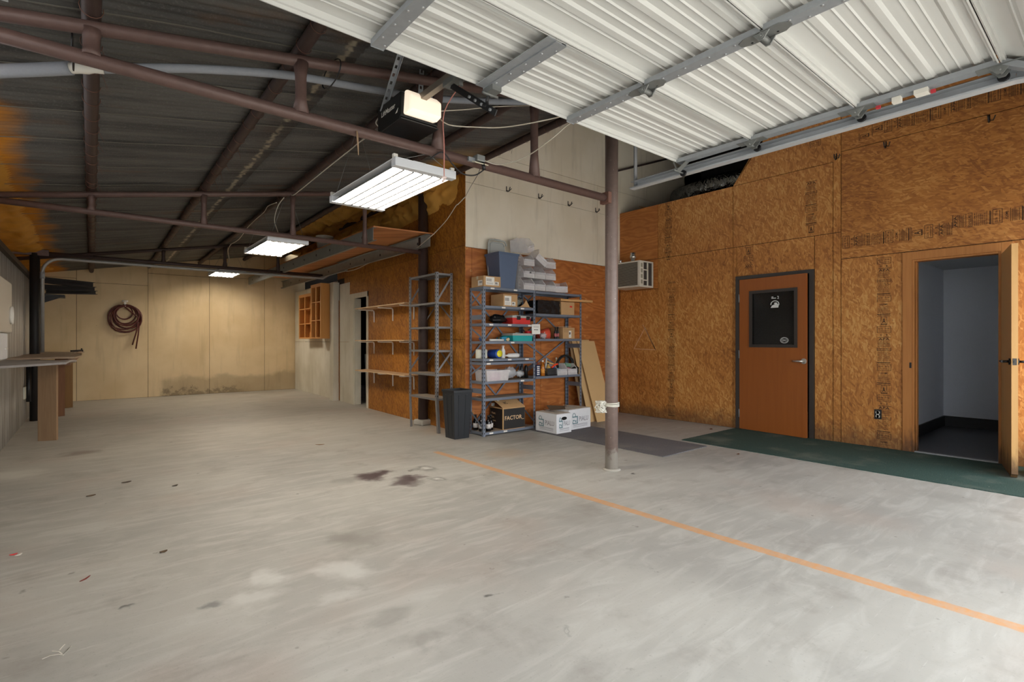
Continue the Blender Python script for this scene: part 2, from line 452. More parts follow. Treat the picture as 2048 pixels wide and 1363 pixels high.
# ------------------------------------------------------------ roof sheet over the low bay (corrugated along X)
def roof_mat():
    n = NT('weathered roof sheet'); p = n.pos(); x, y, z = n.sep(p)
    a = n.noise(n.mapping(p, scale=(0.6, 4.0, 1)), 1.4, 4); g = n.noise(p, 90, 3)
    col = n.mix(n.smooth(a, 0.3, 0.7), rgb(66,65,64), rgb(98,96,93))
    col = n.mix(n.math('MULTIPLY', n.smooth(g, 0.5, 0.75), 0.4), col, rgb(126,124,120))
    r = n.noise(n.mapping(p, (4,2,0), scale=(0.9, 3.2, 1)), 1.2, 4)
    col = n.mix(n.math('MULTIPLY', n.smooth(r, 0.58, 0.74), 0.6), col, rgb(104,72,42))
    # dust fallen along the sheet lap
    wv = n.math('MULTIPLY_ADD', n.noise(p, 14, 4), 0.1, -0.05)
    lap = n.math('ABSOLUTE', n.math('SUBTRACT', n.math('ADD', x, wv), 1.235))
    lm = n.math('MULTIPLY', n.math('SUBTRACT', 1.0, n.smooth(lap, 0.008, 0.035)), n.smooth(n.noise(p, 10, 2), 0.35, 0.55))
    col = n.mix(n.math('MULTIPLY', lm, 0.75), col, rgb(186,176,152))
    # overspray of orange foam near both eaves
    wn = n.math('MULTIPLY_ADD', n.noise(p, 2.2, 3), 0.5, -0.25)
    ol = n.math('SUBTRACT', 1.0, n.smooth(n.math('ADD', x, wn), -0.58, -0.34))
    orr = n.math('MULTIPLY', n.smooth(n.math('ADD', x, wn), 3.0, 3.4), n.smooth(y, 4.6, 5.6))
    col = n.mix(ol, col, rgb(190,122,28)); col = n.mix(n.math('MULTIPLY', orr, 0.85), col, rgb(190,140,60))
    n.out(col, 0.55, 0.15)
    return n.m
def corr_sheet(x0, x1, y0, y1, dz, pitch=0.068, amp=0.0085, seg=6):
    mb = MB(); nw = int((y1-y0)/pitch*seg); ny = nw+1
    xs = [x0 + (x1-x0)*i/8 for i in range(9)]
    vs = []
    for i in range(ny):
        y = y0 + i*pitch/seg; h = amp*math.cos(2*PI*i/seg)
        for x in xs: vs.append((x, y, roofz(x, y)+h+dz))
    k = len(xs); b = len(vs)
    fs = [(i*k+j, i*k+j+1, (i+1)*k+j+1, (i+1)*k+j) for i in range(ny-1) for j in range(k-1)]
    mb.add(vs, fs, True); return mb
RM = roof_mat()
s1 = corr_sheet(-1.25, 1.33, -0.4, 13.55, 0.0)
s2 = corr_sheet(1.23, 3.74, -0.4, 13.55, 0.012)
mbr = MB(); mbr.v = s1.v + s2.v; mbr.f = s1.f + [tuple(i+len(s1.v) for i in f) for f in s2.f]; mbr.mi = s1.mi+s2.mi; mbr.sm = s1.sm+s2.sm
ceil = struct(mbr, 'ceiling', RM)
so = ceil.modifiers.new('thickness', 'SOLIDIFY'); so.thickness = 0.002; so.offset = 1
# lap edges of neighbouring sheets, slightly proud and bent
mbl = MB()
for i in range(18):
    y = 1.2 + i*0.66 + random.uniform(-.05, .05); x0 = random.choice((-0.9, -0.9, 0.1, 1.3)); x1 = random.choice((1.2, 1.2, 3.5))
    if x1 < x0: x1 = x0+1.8
    pts = [(x, y + 0.012*math.sin(x*5+i), roofz(x, y)-0.0135-0.002*math.sin(x*7+i)) for x in [x0+(x1-x0)*k/8 for k in range(9)]]
    for a, b in zip(pts, pts[1:]): mbl.bar(a, b, 0.010, 0.003)
struct(mbl, 'trim_1', plain('sheet lap edge', rgb(116,113,106), 0.5, 0.2))

# high roof over the tall bay, added leak-stop wall and front wall (light enters through the door and an assumed bay)
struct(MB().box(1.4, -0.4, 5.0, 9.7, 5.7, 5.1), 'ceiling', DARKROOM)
struct(MB().box(1.3, -0.4, 3.3, 1.4, 5.7, 5.1), 'leak_stop', DARKROOM)  # unseen wall above the low roof, added to stop light leaking in
TAN = paintwall('tan painted board', rgb(240,230,212), rgb(230,218,196))
fw = MB()
fw.box(-1.3, -0.52, 0, -0.25, -0.4, 3.0).box(-0.25, -0.52, 2.48, 3.62, -0.4, 3.45).box(3.62, -0.52, 0, 3.9, -0.4, 5.0)
fw.box(3.9, -0.52, 2.4, 6.86, -0.4, 5.0).box(1.3, -0.52, 3.3, 3.62, -0.4, 5.0).box(6.86, -0.52, 0, 9.7, -0.4, 5.0)  # unseen second bay opening, header lowered to dim the floor at right
struct(fw, 'wall_front', OLDWHITE)

# ------------------------------------------------------------ panelled walls: boards with real gaps over a dark backing
def panels_y(rects, x, thick, face, gap=0.004, mb=None):   # wall in a plane X = x; rects are (y0, z0, y1, z1[, mat])
    mb = mb or MB()
    for r in rects:
        y0, z0, y1, z1 = r[:4]; mb.mat(r[4] if len(r) > 4 else 0)
        mb.box(x, y0+gap/2, z0+gap/2, x+thick*face, y1-gap/2, z1-gap/2)
    return mb
def panels_x(rects, y, thick, face, gap=0.004, mb=None):
    mb = mb or MB()
    for r in rects:
        x0, z0, x1, z1 = r[:4]; mb.mat(r[4] if len(r) > 4 else 0)
        mb.box(x0+gap/2, y, z0+gap/2, x1-gap/2, y+thick*face, z1-gap/2)
    return mb

# back wall, cream boards
BY = 13.4
def back_stain(n, p, x, y, z, col):
    g = n.math('ADD', z, n.math('MULTIPLY_ADD', n.noise(n.mapping(p, scale=(2, 2, 2)), 1.0, 4), 0.5, -0.25))
    m1 = n.math('MULTIPLY', n.math('SUBTRACT', 1.0, n.smooth(g, 0.34, 0.46)), n.smooth(x, 1.1, 1.25))
    col = n.mix(n.math('MULTIPLY', m1, 0.4), col, rgb(112,100,78))
    g2 = n.math('ADD', z, n.math('MULTIPLY_ADD', n.noise(n.mapping(p, scale=(9, 9, 9)), 1.0, 5, 0.7), 0.9, -0.45))
    m2 = n.math('MULTIPLY', n.math('SUBTRACT', 1.0, n.smooth(g2, 0.02, 0.16)), n.smooth(x, 1.1, 1.25))
    m2 = n.math('MULTIPLY', m2, n.math('SUBTRACT', 1.0, n.smooth(x, 2.5, 3.0)))
    return n.mix(n.math('MULTIPLY', m2, 0.5), col, rgb(72,62,48))
CREAM = paintwall('cream painted board', rgb(216,192,152), rgb(202,176,134), back_stain)
xs = [-1.2, at(153, 700, Y=BY).x, at(296, 700, Y=BY).x, at(419, 700, Y=BY).x, at(529, 700, Y=BY).x, 4.2]
zt = [2.45, at(296, 571, Y=BY).z, at(297, 546, Y=BY).z, at(420, 552, Y=BY).z, 2.9]
mb = MB().mat(1).box(-1.3, BY+0.012, 0, 9.7, BY+0.1, 5.0)
rc = []
for i in range(5):
    rc.append((xs[i], 0.0, xs[i+1], zt[i])); rc.append((xs[i], zt[i], xs[i+1], roofz(xs[i+1], BY)+0.15))
panels_x(rc, BY+0.012, 0.012, -1, 0.007, mb)
struct(mb, 'wall_back', [CREAM, DARKGAP])

# left wall: upright corrugated metal, timber sill on top
def leftmetal():
    n = NT('old galvanised wall sheet'); p = n.pos(); x, y, z = n.sep(p)
    a = n.noise(n.mapping(p, scale=(1, 14, 0.7)), 1.5, 4); b = n.noise(n.mapping(p, scale=(1, 60, 1.5)), 1.0, 3)
    col = n.mix(n.smooth(a, 0.3, 0.7), rgb(168,160,148), rgb(206,202,194))
    col = n.mix(n.math('MULTIPLY', n.smooth(b, 0.5, 0.75), 0.45), col, rgb(108,100,90))
    n.out(col, 0.5, 0.25); return n.m
mb = MB(); vs = []; ny = int(13.9/0.068*6)
for i in range(ny):
    y = -0.4 + i*0.068/6; h = 0.009*math.cos(2*PI*i/6)
    vs += [(-0.775+h, y, 0.0), (-0.775+h, y, 2.2)]
mb.add(vs, [(2*i, 2*i+1, 2*i+3, 2*i+2) for i in range(ny-1)], True)
struct(mb, 'wall_left', leftmetal()).modifiers.new('thickness', 'SOLIDIFY').thickness = 0.002
struct(MB().box(-1.3, -0.5, -0.1, -0.8, 13.5, 2.2), 'trim_3', DARKROOM)
struct(MB().box(-0.83, -0.4, 2.18, -0.72, 13.38, 2.24), 'trim_4', wood('dark sill timber', rgb(70,54,40), rgb(48,36,28), axis=1))

# spray foam, lumpy, over the eave and along the partition top
def foam(pathf, y0, y1, ny, ns, thick, seed, off=(0,0)):
    mb = MB(); vs = []
    for i in range(ny+1):
        y = y0 + (y1-y0)*i/ny
        for j in range(ns+1):
            t = j/ns; x, z, nx, nz = pathf(t, y)
            q = noise.noise(Vector((x*2.2+seed, y*1.6, z*2.2))) + 0.6*noise.noise(Vector((x*6, y*4.5+seed, z*6)))
            e = min(1, t*6, (1-t)*6, (i/ny)*14, (1-i/ny)*14); q += 0.5*noise.noise(Vector((x*14, y*11, z*14+seed)))
            h = (thick*(0.55 + 0.8*q))*e - 0.012*(1-e)
            vs.append((x+nx*h, y, z+nz*h))
    k = ns+1
    mb.add(vs, [(i*k+j, i*k+j+1, (i+1)*k+j+1, (i+1)*k+j) for i in range(ny) for j in range(ns)], True)
    return mb
def pl(t, y):
    if t < 0.4: u = t/0.4; return (-0.80-0.22*u, 2.22+(roofz(-1.02, y)-2.22)*u, 0.75, 0.2)
    u = (t-0.4)/0.6; x = -1.02+0.5*u; return (x, roofz(x, y)-0.005, 0.15, -0.9)
struct(foam(pl, 5.5, 13.38, 110, 26, 0.06, 1.0), 'trim_5', FOAM)
def pr(t, y):
    if t < 0.45: u = t/0.45; x = 2.95+0.75*u; return (x, roofz(x, y)-0.01, -0.1, -0.95)
    u = (t-0.45)/0.55; xw = 3.715+0.028*(y-5.47); return (xw+0.015, roofz(3.7, y)-0.02-0.42*u, -0.95, -0.1)
FOAM2 = plain('browned spray foam', rgb(206,156,74), 0.7, var=0.35, scale=3, bump=0.3)
struct(foam(pr, 5.6, 13.2, 190, 34, 0.13, 9.0), 'trim_6', FOAM2)

# partition between the low bay and the inner rooms: runs back from (3.73, 5.47) to (3.95, 13.4)
def PX_(y): return 3.73 + 0.0277*(y-5.47)
def part_box(mb, y0, z0, y1, z1, t=0.1, off=0.0):   # board following the slightly skewed partition line, thickness into +X
    a, b = PX_(y0)+off, PX_(y1)+off
    mb.hexa([(a, y0, z0), (a+t, y0, z0), (b+t, y1, z0), (b, y1, z0)], [(a, y0, z1), (a+t, y0, z1), (b+t, y1, z1), (b, y1, z1)])
DW0, DW1 = 8.74, 9.36   # doorway in the partition
mb = MB()
top = 3.6
for (a, b, c, d) in [(5.50, 0, 6.44, 1.22), (5.50, 1.22, 6.44, 2.44), (5.50, 2.44, 6.44, top), (6.44, 0, 7.66, 2.44), (7.66, 0, DW0, 2.44), (6.44, 2.44, 8.88, top), (8.88, 2.44, 10.3, top), (DW0, 2.02, 9.9, 2.44), (DW1, 0, 10.3, 2.02)]:
    part_box(mb, a+0.002, b+0.002, c-0.002, d-0.002, 0.012)
mb.mat(1)
for (a, b, c, d) in [(5.53, 0, DW0, top), (DW0, 2.02, DW1, top), (DW1, 0, 10.3, top)]: part_box(mb, a, b, c, d, 0.05, 0.012)
struct(mb, 'wall_inner', [OSB_L, DARKGAP])
mb = MB()
part_box(mb, 10.3, 0, 13.38, 1.18, 0.03, 0.0); part_box(mb, 10.3, 1.186, 13.38, 2.42, 0.03, 0.0)
mb.mat(1); part_box(mb, 10.3, 2.42, 13.38, 3.6, 0.02, 0.25); part_box(mb, 10.3, 0, 13.38, 3.6, 0.02, 0.3)
struct(mb, 'wall_inner', [paintwall('scuffed white board', rgb(220,214,198), rgb(200,192,172)), DARKROOM])
# doorway trim: white jambs, head casing, wide boards
mb = MB()
part_box(mb, DW0-0.055, 0, DW0, 2.09, 0.03, -0.02); part_box(mb, DW0-0.055, 2.0, DW1+0.28, 2.09, 0.03, -0.024)
part_box(mb, DW1, 0, DW1+0.24, 2.0, 0.03, -0.02)
part_box(mb, DW0, 0, DW0+0.02, 2.0, 0.12, 0.0); part_box(mb, DW1-0.02, 0, DW1, 2.0, 0.12, 0.0)
struct(mb, 'trim_7', OLDWHITE)
mb = MB(); part_box(mb, DW1+0.24, 0, 10.12, 1.18, 0.02, -0.012); part_box(mb, DW1+0.24, 1.185, 10.12, 2.33, 0.02, -0.012)
struct(mb, 'trim_8', OLDWHITE)
mb = MB(); a = PX_(10.3)
mb.box(a-0.11, 10.22, 0.16, a+0.02, 10.42, 2.38).box(a-0.115, 10.215, 0.0, a+0.02, 10.425, 0.36)
struct(mb, 'trim_9', OLDWHITE)

# middle wall (plywood below, painted board above), facing the camera
WY = 5.5
mb = MB(); mb.mat(2).box(3.775, WY+0.012, 0, 9.4, WY+0.1, 5.0)
rc = [(3.738, 0, 3.84, 2.42, 1), (3.84, 0, 5.06, 2.42, 1), (5.06, 0, 6.85, 1.22, 1), (5.06, 1.22, 6.85, 2.42, 1)]
za = 3.26; zb = 3.70
rc += [(3.738, 2.42, 6.3, za, 0), (6.3, 2.42, 8.8, za, 0), (3.738, za, 6.3, zb, 0), (6.3, za, 8.8, zb, 0), (3.738, zb, 4.95, 5.0, 0), (4.95, zb, 7.6, 5.0, 0), (7.6, zb, 9.4, 5.0, 0), (8.8, 2.42, 9.4, 5.0, 0)]
panels_x(rc, WY+0.012, 0.012, -1, 0.005, mb)
struct(mb, 'wall_middle', [TAN, PLY, DARKGAP])

# right wall (strand board, stepped top), doors cut out
RX = 6.86
D1a, D1b = 2.5, 3.48       # brown door frame, near / far edge
D2a, D2b = 0.83, 1.53      # closet opening
def yw(px): return at(px, 600, X=RX).y
ya, yb, yc, yd = yw(1316), yw(1466), yw(1666), yw(1682)
TOPL = 3.34; yk = yw(1510); zk = at(1510, 298, X=RX).z
def zw(px, py): return at(px, py, X=RX).z
zs1 = zw(1466, 495); zs2 = zw(1800, 505)
mb = MB()
rects = [(ya, zs1, 5.5, TOPL, 1), (ya, 2.02, 5.5, zs1, 1), (ya, 0, 5.5, 2.02, 0), (yb, zs1, ya, TOPL), (yb, 0, ya, zs1),
         (yc, zs1, yb, TOPL), (D1b, 0, yb, zs1), (D1a, 2.08, D1b, zs1), (yc, 0, D1a, zs1), (yd, zs1, yc, 3.4), (yd, 0, yc, zs1),
         (1.6, 0, yd, zs2), (D2a-0.07, 2.1, 1.6, zs2), (-0.4, 0, D2a-0.07, zs2), (-0.4, zs2, yd, 3.44, 2), (-0.4, 3.44, yd, 4.99, 2)]
panels_y(rects, RX+0.012, 0.012, -1, 0.007, mb)
# stepped upper board with a sloping end
mb.mat(0).prism([(RX, yc-0.002, TOPL+0.003), (RX, yb-0.002, TOPL+0.003), (RX, yk, zk), (RX, yk-1.05, 4.99), (RX, yc-0.002, 4.99)], (0.012, 0, 0))
mb.mat(0).box(RX, yd+0.002, 3.404, RX+0.012, yc-0.002, 4.99)
mb.mat(3)
for (a, b, c, d) in [(-0.4, 0, D2a-0.07, 4.99), (D2a-0.07, 2.1, 1.6, 4.99), (1.6, 0, D1a, 4.99), (D1a, 2.08, D1b, TOPL-0.01), (D1b, 0, 5.5, TOPL-0.01), (D1a, TOPL-0.02, yc+0.2, 4.99)]:
    mb.box(RX+0.0121, a, b, RX+0.09, c, d)
OSB_H = osb('right wall strand board laid flat', [(0.0, rgb(104,58,20)), (0.3, rgb(150,92,38)), (0.55, rgb(176,114,50)), (0.8, rgb(200,142,76)), (1.0, rgb(226,182,118))], horiz=True)
PLY2 = plywood('golden plywood', [(0.0, rgb(140,78,28)), (0.4, rgb(176,106,44)), (0.7, rgb(196,126,58)), (1.0, rgb(212,150,84))], knots=False)
wall_right = struct(mb, 'wall_right', [OSB_R, PLY2, OSB_H, DARKGAP])

# rooms behind the right wall
mb = MB()
mb.box(RX+0.09, 2.35, 2.42, 9.5, 5.49, 2.5).box(9.4, 1.8, 0, 9.5, 5.7, 5.1).box(RX+0.09, 1.84, 0, 9.4, 1.9, 5.0).box(9.4, -0.4, 2.3, 9.5, 1.84, 5.0)
struct(mb, 'wall_shell', DARKROOM)
# closet
CL = plain('closet wallboard', rgb(238,242,250), 0.7, var=0.03, scale=60)
mb = MB(); mb.box(RX+0.09, 1.72, 0, 9.36, 1.78, 2.26).box(9.3, 0.2, 0, 9.36, 1.72, 2.26).box(RX+0.09, 0.2, 0, 9.36, 0.26, 2.26)
mb.box(7.72, 1.712, 0, 7.735, 1.72, 2.2)
struct(mb, 'wall_inner', CL)
struct(MB().box(RX+0.09, 0.26, 2.2, 9.3, 1.72, 2.27), 'ceiling', plain('closet ceiling', rgb(206,210,212), 0.8, var=0.04))
mb = MB(); mb.box(RX+0.09, 1.7, 0.003, 9.3, 1.72, 0.15).box(9.28, 0.26, 0.003, 9.3, 1.7, 0.15).box(RX+0.09, 0.26, 0.003, 9.28, 0.28, 0.15)
struct(mb, 'baseboard_back', plain('black rubber base', rgb(36,37,40), 0.45))
struct(MB().box(RX+0.03, 0.28, 0.0, 9.28, 1.7, 0.012), 'floor', plain('dark vinyl floor', rgb(70,70,72), 0.35, var=0.2, scale=5))
struct(MB().box(RX-0.01, D2a, 0.0, RX+0.04, D2b, 0.016), 'trim_10', GALV)

# closet door frame + slab
mb = MB()
mb.box(RX-0.02, D2b, 0, RX, D2b+0.085, 2.16).box(RX-0.02, D2a-0.085, 0, RX, D2a, 2.16).box(RX-0.02, D2a, 2.075, RX, D2b, 2.16)
mb.box(RX-0.012, D2b-0.02, 0, RX+0.1, D2b, 2.075).box(RX-0.012, D2a, 0, RX+0.1, D2a+0.02, 2.075).box(RX-0.012, D2a+0.02, 2.055, RX+0.1, D2b-0.02, 2.075)
mb.box(RX+0.04, D2b-0.032, 0, RX+0.1, D2b-0.02, 2.055)
door2_frame = struct(mb, 'trim_11', wood('oiled pine trim', rgb(196,134,70), rgb(160,98,44), dirt=0.02), bevel=0.003)
hinge = Vector((RX-0.01, D2a+0.0, 0)); tip = at(2022, 957, Z=0); tip.z = 0
dd = (tip-hinge); L = 0.70; dd = dd.normalized(); nn = Vector((dd.y, -dd.x, 0))   # nn towards -Y side
if nn.y > 0: nn = -nn
d2 = thing('door_2', None, None, (hinge.x, hinge.y, 0)); d2['kind'] = 'structure'
mb = MB(); th = 0.042; z0, z1 = 0.012, 2.045
segs = 28; bot = []
for i in range(segs+1):
    t = i/segs; rag = 0.0
    if t > 0.55: rag = max(0, noise.noise(Vector((t*24, 1.3, 0)))*0.05 + 0.02*(t-0.55))
    bot.append(z0+rag)
for i in range(segs):
    a = hinge + dd*(L*i/segs); b = hinge + dd*(L*(i+1)/segs)
    mb.hexa([(*a.xy, bot[i]), (*b.xy, bot[i+1]), (*(b+nn*th).xy, bot[i+1]), (*(a+nn*th).xy, bot[i])],
            [(*a.xy, z1), (*b.xy, z1), (*(b+nn*th).xy, z1), (*(a+nn*th).xy, z1)])
part(mb, 'door_slab', wood('maple door', rgb(208,164,104), rgb(190,142,84), scale=0.6, dirt=0.08), d2)
def oz(p, z): return Vector((p.x, p.y, z))
mb = MB(); c = hinge + dd*(L-0.065)
for sgn, base in ((1, c), (-1, c+nn*th)):
    dirv = -nn*sgn
    q = oz(base, 1.02)
    mb.tube([q+dirv*0.0, q+dirv*0.012], 0.028, 16); mb.tube([q+dirv*0.012, q+dirv*0.05], 0.011, 10)
    mb.tube([q+dirv*0.05 + dd*0.006, q+dirv*0.055 - dd*0.1], [0.012, 0.009], 10)
part(mb, 'door_handle', plain('oil rubbed bronze', rgb(26,24,24), 0.3, 0.6), d2, label='black lever handles on both faces')
mb = MB(); e = hinge + dd*L + nn*(th/2)
mb.bar(oz(e, 0.99), oz(e+dd*0.002, 0.99), 0.001, 0.001)
mb.obox(oz(e+dd*0.001, 1.02), 0.003, 0.026, 0.058, rz=math.atan2(dd.y, dd.x)); mb.obox(oz(e+dd*0.006, 1.02), 0.012, 0.012, 0.016, rz=math.atan2(dd.y, dd.x))
part(mb, 'latch_plate', plain('latch', rgb(70,68,66), 0.4, 0.7), d2, label='square latch plate on the door edge')

# brown door with wired glass
DF = plain('dark bronze frame', rgb(62,56,52), 0.5, 0.2)
d1 = thing('door_1', None, None, (RX, D1b, 0)); d1['kind'] = 'structure'
fr = MB()
fr.box(RX-0.035, D1b-0.05, 0, RX+0.09, D1b, 2.08).box(RX-0.035, D1a, 0, RX+0.09, D1a+0.05, 2.08).box(RX-0.035, D1a+0.05, 2.035, RX+0.09, D1b-0.05, 2.08)
fr.box(RX+0.03, D1b-0.065, 0, RX+0.06, D1b-0.05, 2.035).box(RX+0.03, D1a+0.05, 0, RX+0.06, D1a+0.065, 2.035)
part(fr, 'door_frame', DF, d1)
ang = math.radians(5.0)
hg = Vector((RX-0.032, D1b-0.053, 0)); e1 = Vector((-math.sin(ang), -math.cos(ang), 0)); n1 = Vector((-math.cos(ang), math.sin(ang), 0))  # e1 along door, n1 out towards the bay
DWD = 0.872
def dp(u, v, w): return hg + e1*u + Vector((0,0,v)) + n1*w
def dbox(mb, u0, v0, w0, u1, v1, w1):
    mb.hexa([dp(u0,v0,w0), dp(u1,v0,w0), dp(u1,v0,w1), dp(u0,v0,w1)], [dp(u0,v1,w0), dp(u1,v1,w0), dp(u1,v1,w1), dp(u0,v1,w1)]); return mb
def invd(px, py):   # pixel on the slab face
    d = ray(px, py); # solve (t*d - hg).n1 = 0 in plan
    t = (hg.x*n1.x + hg.y*n1.y)/(d.x*n1.x + d.y*n1.y); q = Vector((d.x*t, d.y*t, CAM_H+d.z*t)); return ((q-hg).dot(e1), q.z)
wu0, wv1 = invd(1500, 583); wu1, wv0 = invd(1594, 694); wv0 -= 0.0
wv1 = max(wv1, wv0+0.6)
mb = MB()
dbox(mb, 0, 0.012, -0.044, DWD, wv0, 0); dbox(mb, 0, wv1, -0.044, DWD, 2.03, 0); dbox(mb, 0, wv0, -0.044, wu0, wv1, 0); dbox(mb, wu1, wv0, -0.044, DWD, wv1, 0)
BR = wood('brown stained birch', rgb(160,92,38), rgb(138,74,28), scale=0.5, rough=0.4)
part(mb, 'door_slab', BR, d1)
mb = MB(); f = 0.032
for w0, w1 in ((-0.05, -0.044), (0.0, 0.012)):
    dbox(mb, wu0-0.006, wv0-0.006, w0, wu0+f, wv1+0.006, w1); dbox(mb, wu1-f, wv0-0.006, w0, wu1+0.006, wv1+0.006, w1)
    dbox(mb, wu0+f, wv0-0.006, w0, wu1-f, wv0+f, w1); dbox(mb, wu0+f, wv1-f, w0, wu1-f, wv1+0.006, w1)
gl = part(mb, 'window_frame', DF, d1)
n = NT('dark wired glass'); p = n.pos(); x, y, z = n.sep(p)
a = n.math('ABSOLUTE', n.math('MULTIPLY_ADD', n.math('FRACT', n.math('MULTIPLY', n.math('ADD', y, z), 62)), 2, -1))
b = n.math('ABSOLUTE', n.math('MULTIPLY_ADD', n.math('FRACT', n.math('MULTIPLY', n.math('SUBTRACT', y, z), 62)), 2, -1))
wm = n.math('MAXIMUM', n.math('GREATER_THAN', a, 0.9), n.math('GREATER_THAN', b, 0.9))
n.out(n.mix(wm, rgb(14,15,16), rgb(78,76,72)), 0.12); n.b.inputs['Specular IOR Level'].default_value = 0.35
mb = MB(); dbox(mb, wu0+f-0.01, wv0+f-0.01, -0.028, wu1-f+0.01, wv1-f+0.01, -0.022)
pane = part(mb, 'pane', n.m, gl)
mb = MB()
def dtext(mb, s, u, v, h, w=None, off=-0.0205): mb.text(s, dp(u, v, off), e1, (0,0,1), h, w)
cu, cv = invd(1548, 607)
# eagle-like round decal built as an open arc with a swoosh, and faint lettering above and below
R = 0.052
pts = [dp(cu+R*math.cos(math.radians(q)), cv-0.006+R*0.85*math.sin(math.radians(q)), -0.0195) for q in range(-20, 205, 15)]
mb.tube(pts, 0.006, 6)
mb.prism([dp(cu-0.055, cv-0.05, -0.0205), dp(cu+0.045, cv-0.05, -0.0205), dp(cu+0.05, cv-0.02, -0.0205), dp(cu+0.02, cv+0.018, -0.0205), dp(cu-0.012, cv+0.012, -0.0205), dp(cu-0.002, cv-0.006, -0.0205), dp(cu-0.036, cv-0.02, -0.0205)], n1*0.001)
dbox(mb, cu-0.045, cv+0.068, -0.0205, cu+0.015, cv+0.078, -0.0195); dbox(mb, cu-0.045, cv+0.084, -0.0205, cu-0.02, cv+0.094, -0.0195); dtext(mb, '2', cu+0.03, cv+0.062, 0.036)
part(mb, 'decal', plain('white decal', rgb(214,214,210), 0.6), gl, label='white round eagle sticker with small lettering')
mb = MB(); ou, ov = invd(1567, 680)
pts = [dp(ou+0.05*math.cos(q*PI/12), ov+0.036*math.sin(q*PI/12), -0.0195) for q in range(24)]
mb.tube(pts, 0.0035, 6, closed=True)
pts = [dp(ou+0.04*math.cos(q*PI/12), ov+0.028*math.sin(q*PI/12), -0.0195) for q in range(24)]
mb.tube(pts, 0.002, 6, closed=True)
dtext(mb, 'GNO', ou-0.03, ov-0.014, 0.028, 0.06)
part(mb, 'decal', plain('grey decal', rgb(190,190,186), 0.6), gl, label='oval sticker with letters')
hu, hv = invd(1608, 722)
mb = MB(); q = dp(hu, hv, 0)
mb.tube([q, q+n1*0.012], 0.034, 20); mb.tube([q+n1*0.012, q+n1*0.05], 0.013, 12); mb.tube([q+n1*0.05+e1*0.006, q+n1*0.056-e1*0.06, q+n1*0.052-e1*0.115], [0.014, 0.011, 0.009], 10)
part(mb, 'door_handle', plain('brushed steel', rgb(196,194,190), 0.3, 0.8), d1, label='brushed steel lever handle')
mb = MB()
for zz in (1.78, 1.02, 0.22): mb.tube([hg+n1*0.004+Vector((0,0.004,zz-0.055)), hg+n1*0.004+Vector((0,0.004,zz+0.055))], 0.008, 8)
part(mb, 'hinge', GALVD, d1)

# unseen shell added behind the partition to keep sunlight from leaking in
struct(MB().box(9.4, 5.6, 0, 9.5, 13.5, 5.1).box(3.9, 5.7, 3.75, 9.5, 13.5, 3.85).box(6.8, 5.6, 3.7, 9.5, 5.72, 5.1), 'wall_shell', DARKROOM)

# ------------------------------------------------------------ steel: columns, roof trusses, joists
def beam_tz(y): return {0: 2.52, 1: 2.46, 2: 2.53}[y]
TY = (3.11, 6.46, 10.53)
mb = MB(); cx, cy = 3.76, 3.11
mb.tube([(cx, cy, 0), (cx, cy, 1.2), (cx, cy, 2.4), (cx, cy, 3.4)], 0.0595, 28)
col1 = thing('steel_column', 'round brown steel column standing alone in front of the open shelves', 'column', (cx, cy, 0))
n = NT('brown column paint'); p = n.pos(); z = n.sep(p)[2]
c0 = n.mix(n.noise(p, 20, 4), rgb(112,94,88), rgb(140,122,114))
c0 = n.mix(n.smooth(n.noise(p, 60, 2), 0.7, 0.75), c0, rgb(196,186,176))
gm = n.math('SUBTRACT', 1.0, n.smooth(n.math('MULTIPLY_ADD', n.noise(p, 18, 3), -0.25, z), 0.0, 0.08))
c0 = n.mix(n.math('MULTIPLY', gm, 0.8), c0, rgb(178,172,162)); n.out(c0, 0.4, 0.1)
part(mb, 'pipe', n.m, col1)
mb = MB(); mb.lathe([(0.085, 0), (0.078, 0.006), (0.062, 0.014)], (cx, cy, 0), 24)
part(mb, 'weld_base', plain('mortar', rgb(170,165,156), 0.8), col1)
mb = MB(); c2y = 6.50; c2x = PX_(c2y)-0.075
mb.tube([(c2x, c2y, 0.0), (c2x, c2y, 1.5), (c2x, c2y, 3.38)], 0.068, 24)
c2 = thing('steel_column', 'dark brown round column against the strand board behind the tall grey rack', 'column', (c2x, c2y, 0))
part(mb, 'pipe', STEELDARK, c2)
mb = MB().obox((c2x, c2y, 0.04), 0.2, 0.2, 0.08, 0.2); part(mb, 'footing', plain('mortar', rgb(170,165,156), 0.8), c2, bevel=0.02)
mb = MB(); mb.tube([(-0.66, 10.53, 0), (-0.66, 10.53, 1.3), (-0.66, 10.53, 2.52)], 0.06, 20)
solo(mb, 'steel_column', plain('black column paint', rgb(34,30,28), 0.6), 'near-black round column at the left wall beside the grey conduit', 'column')

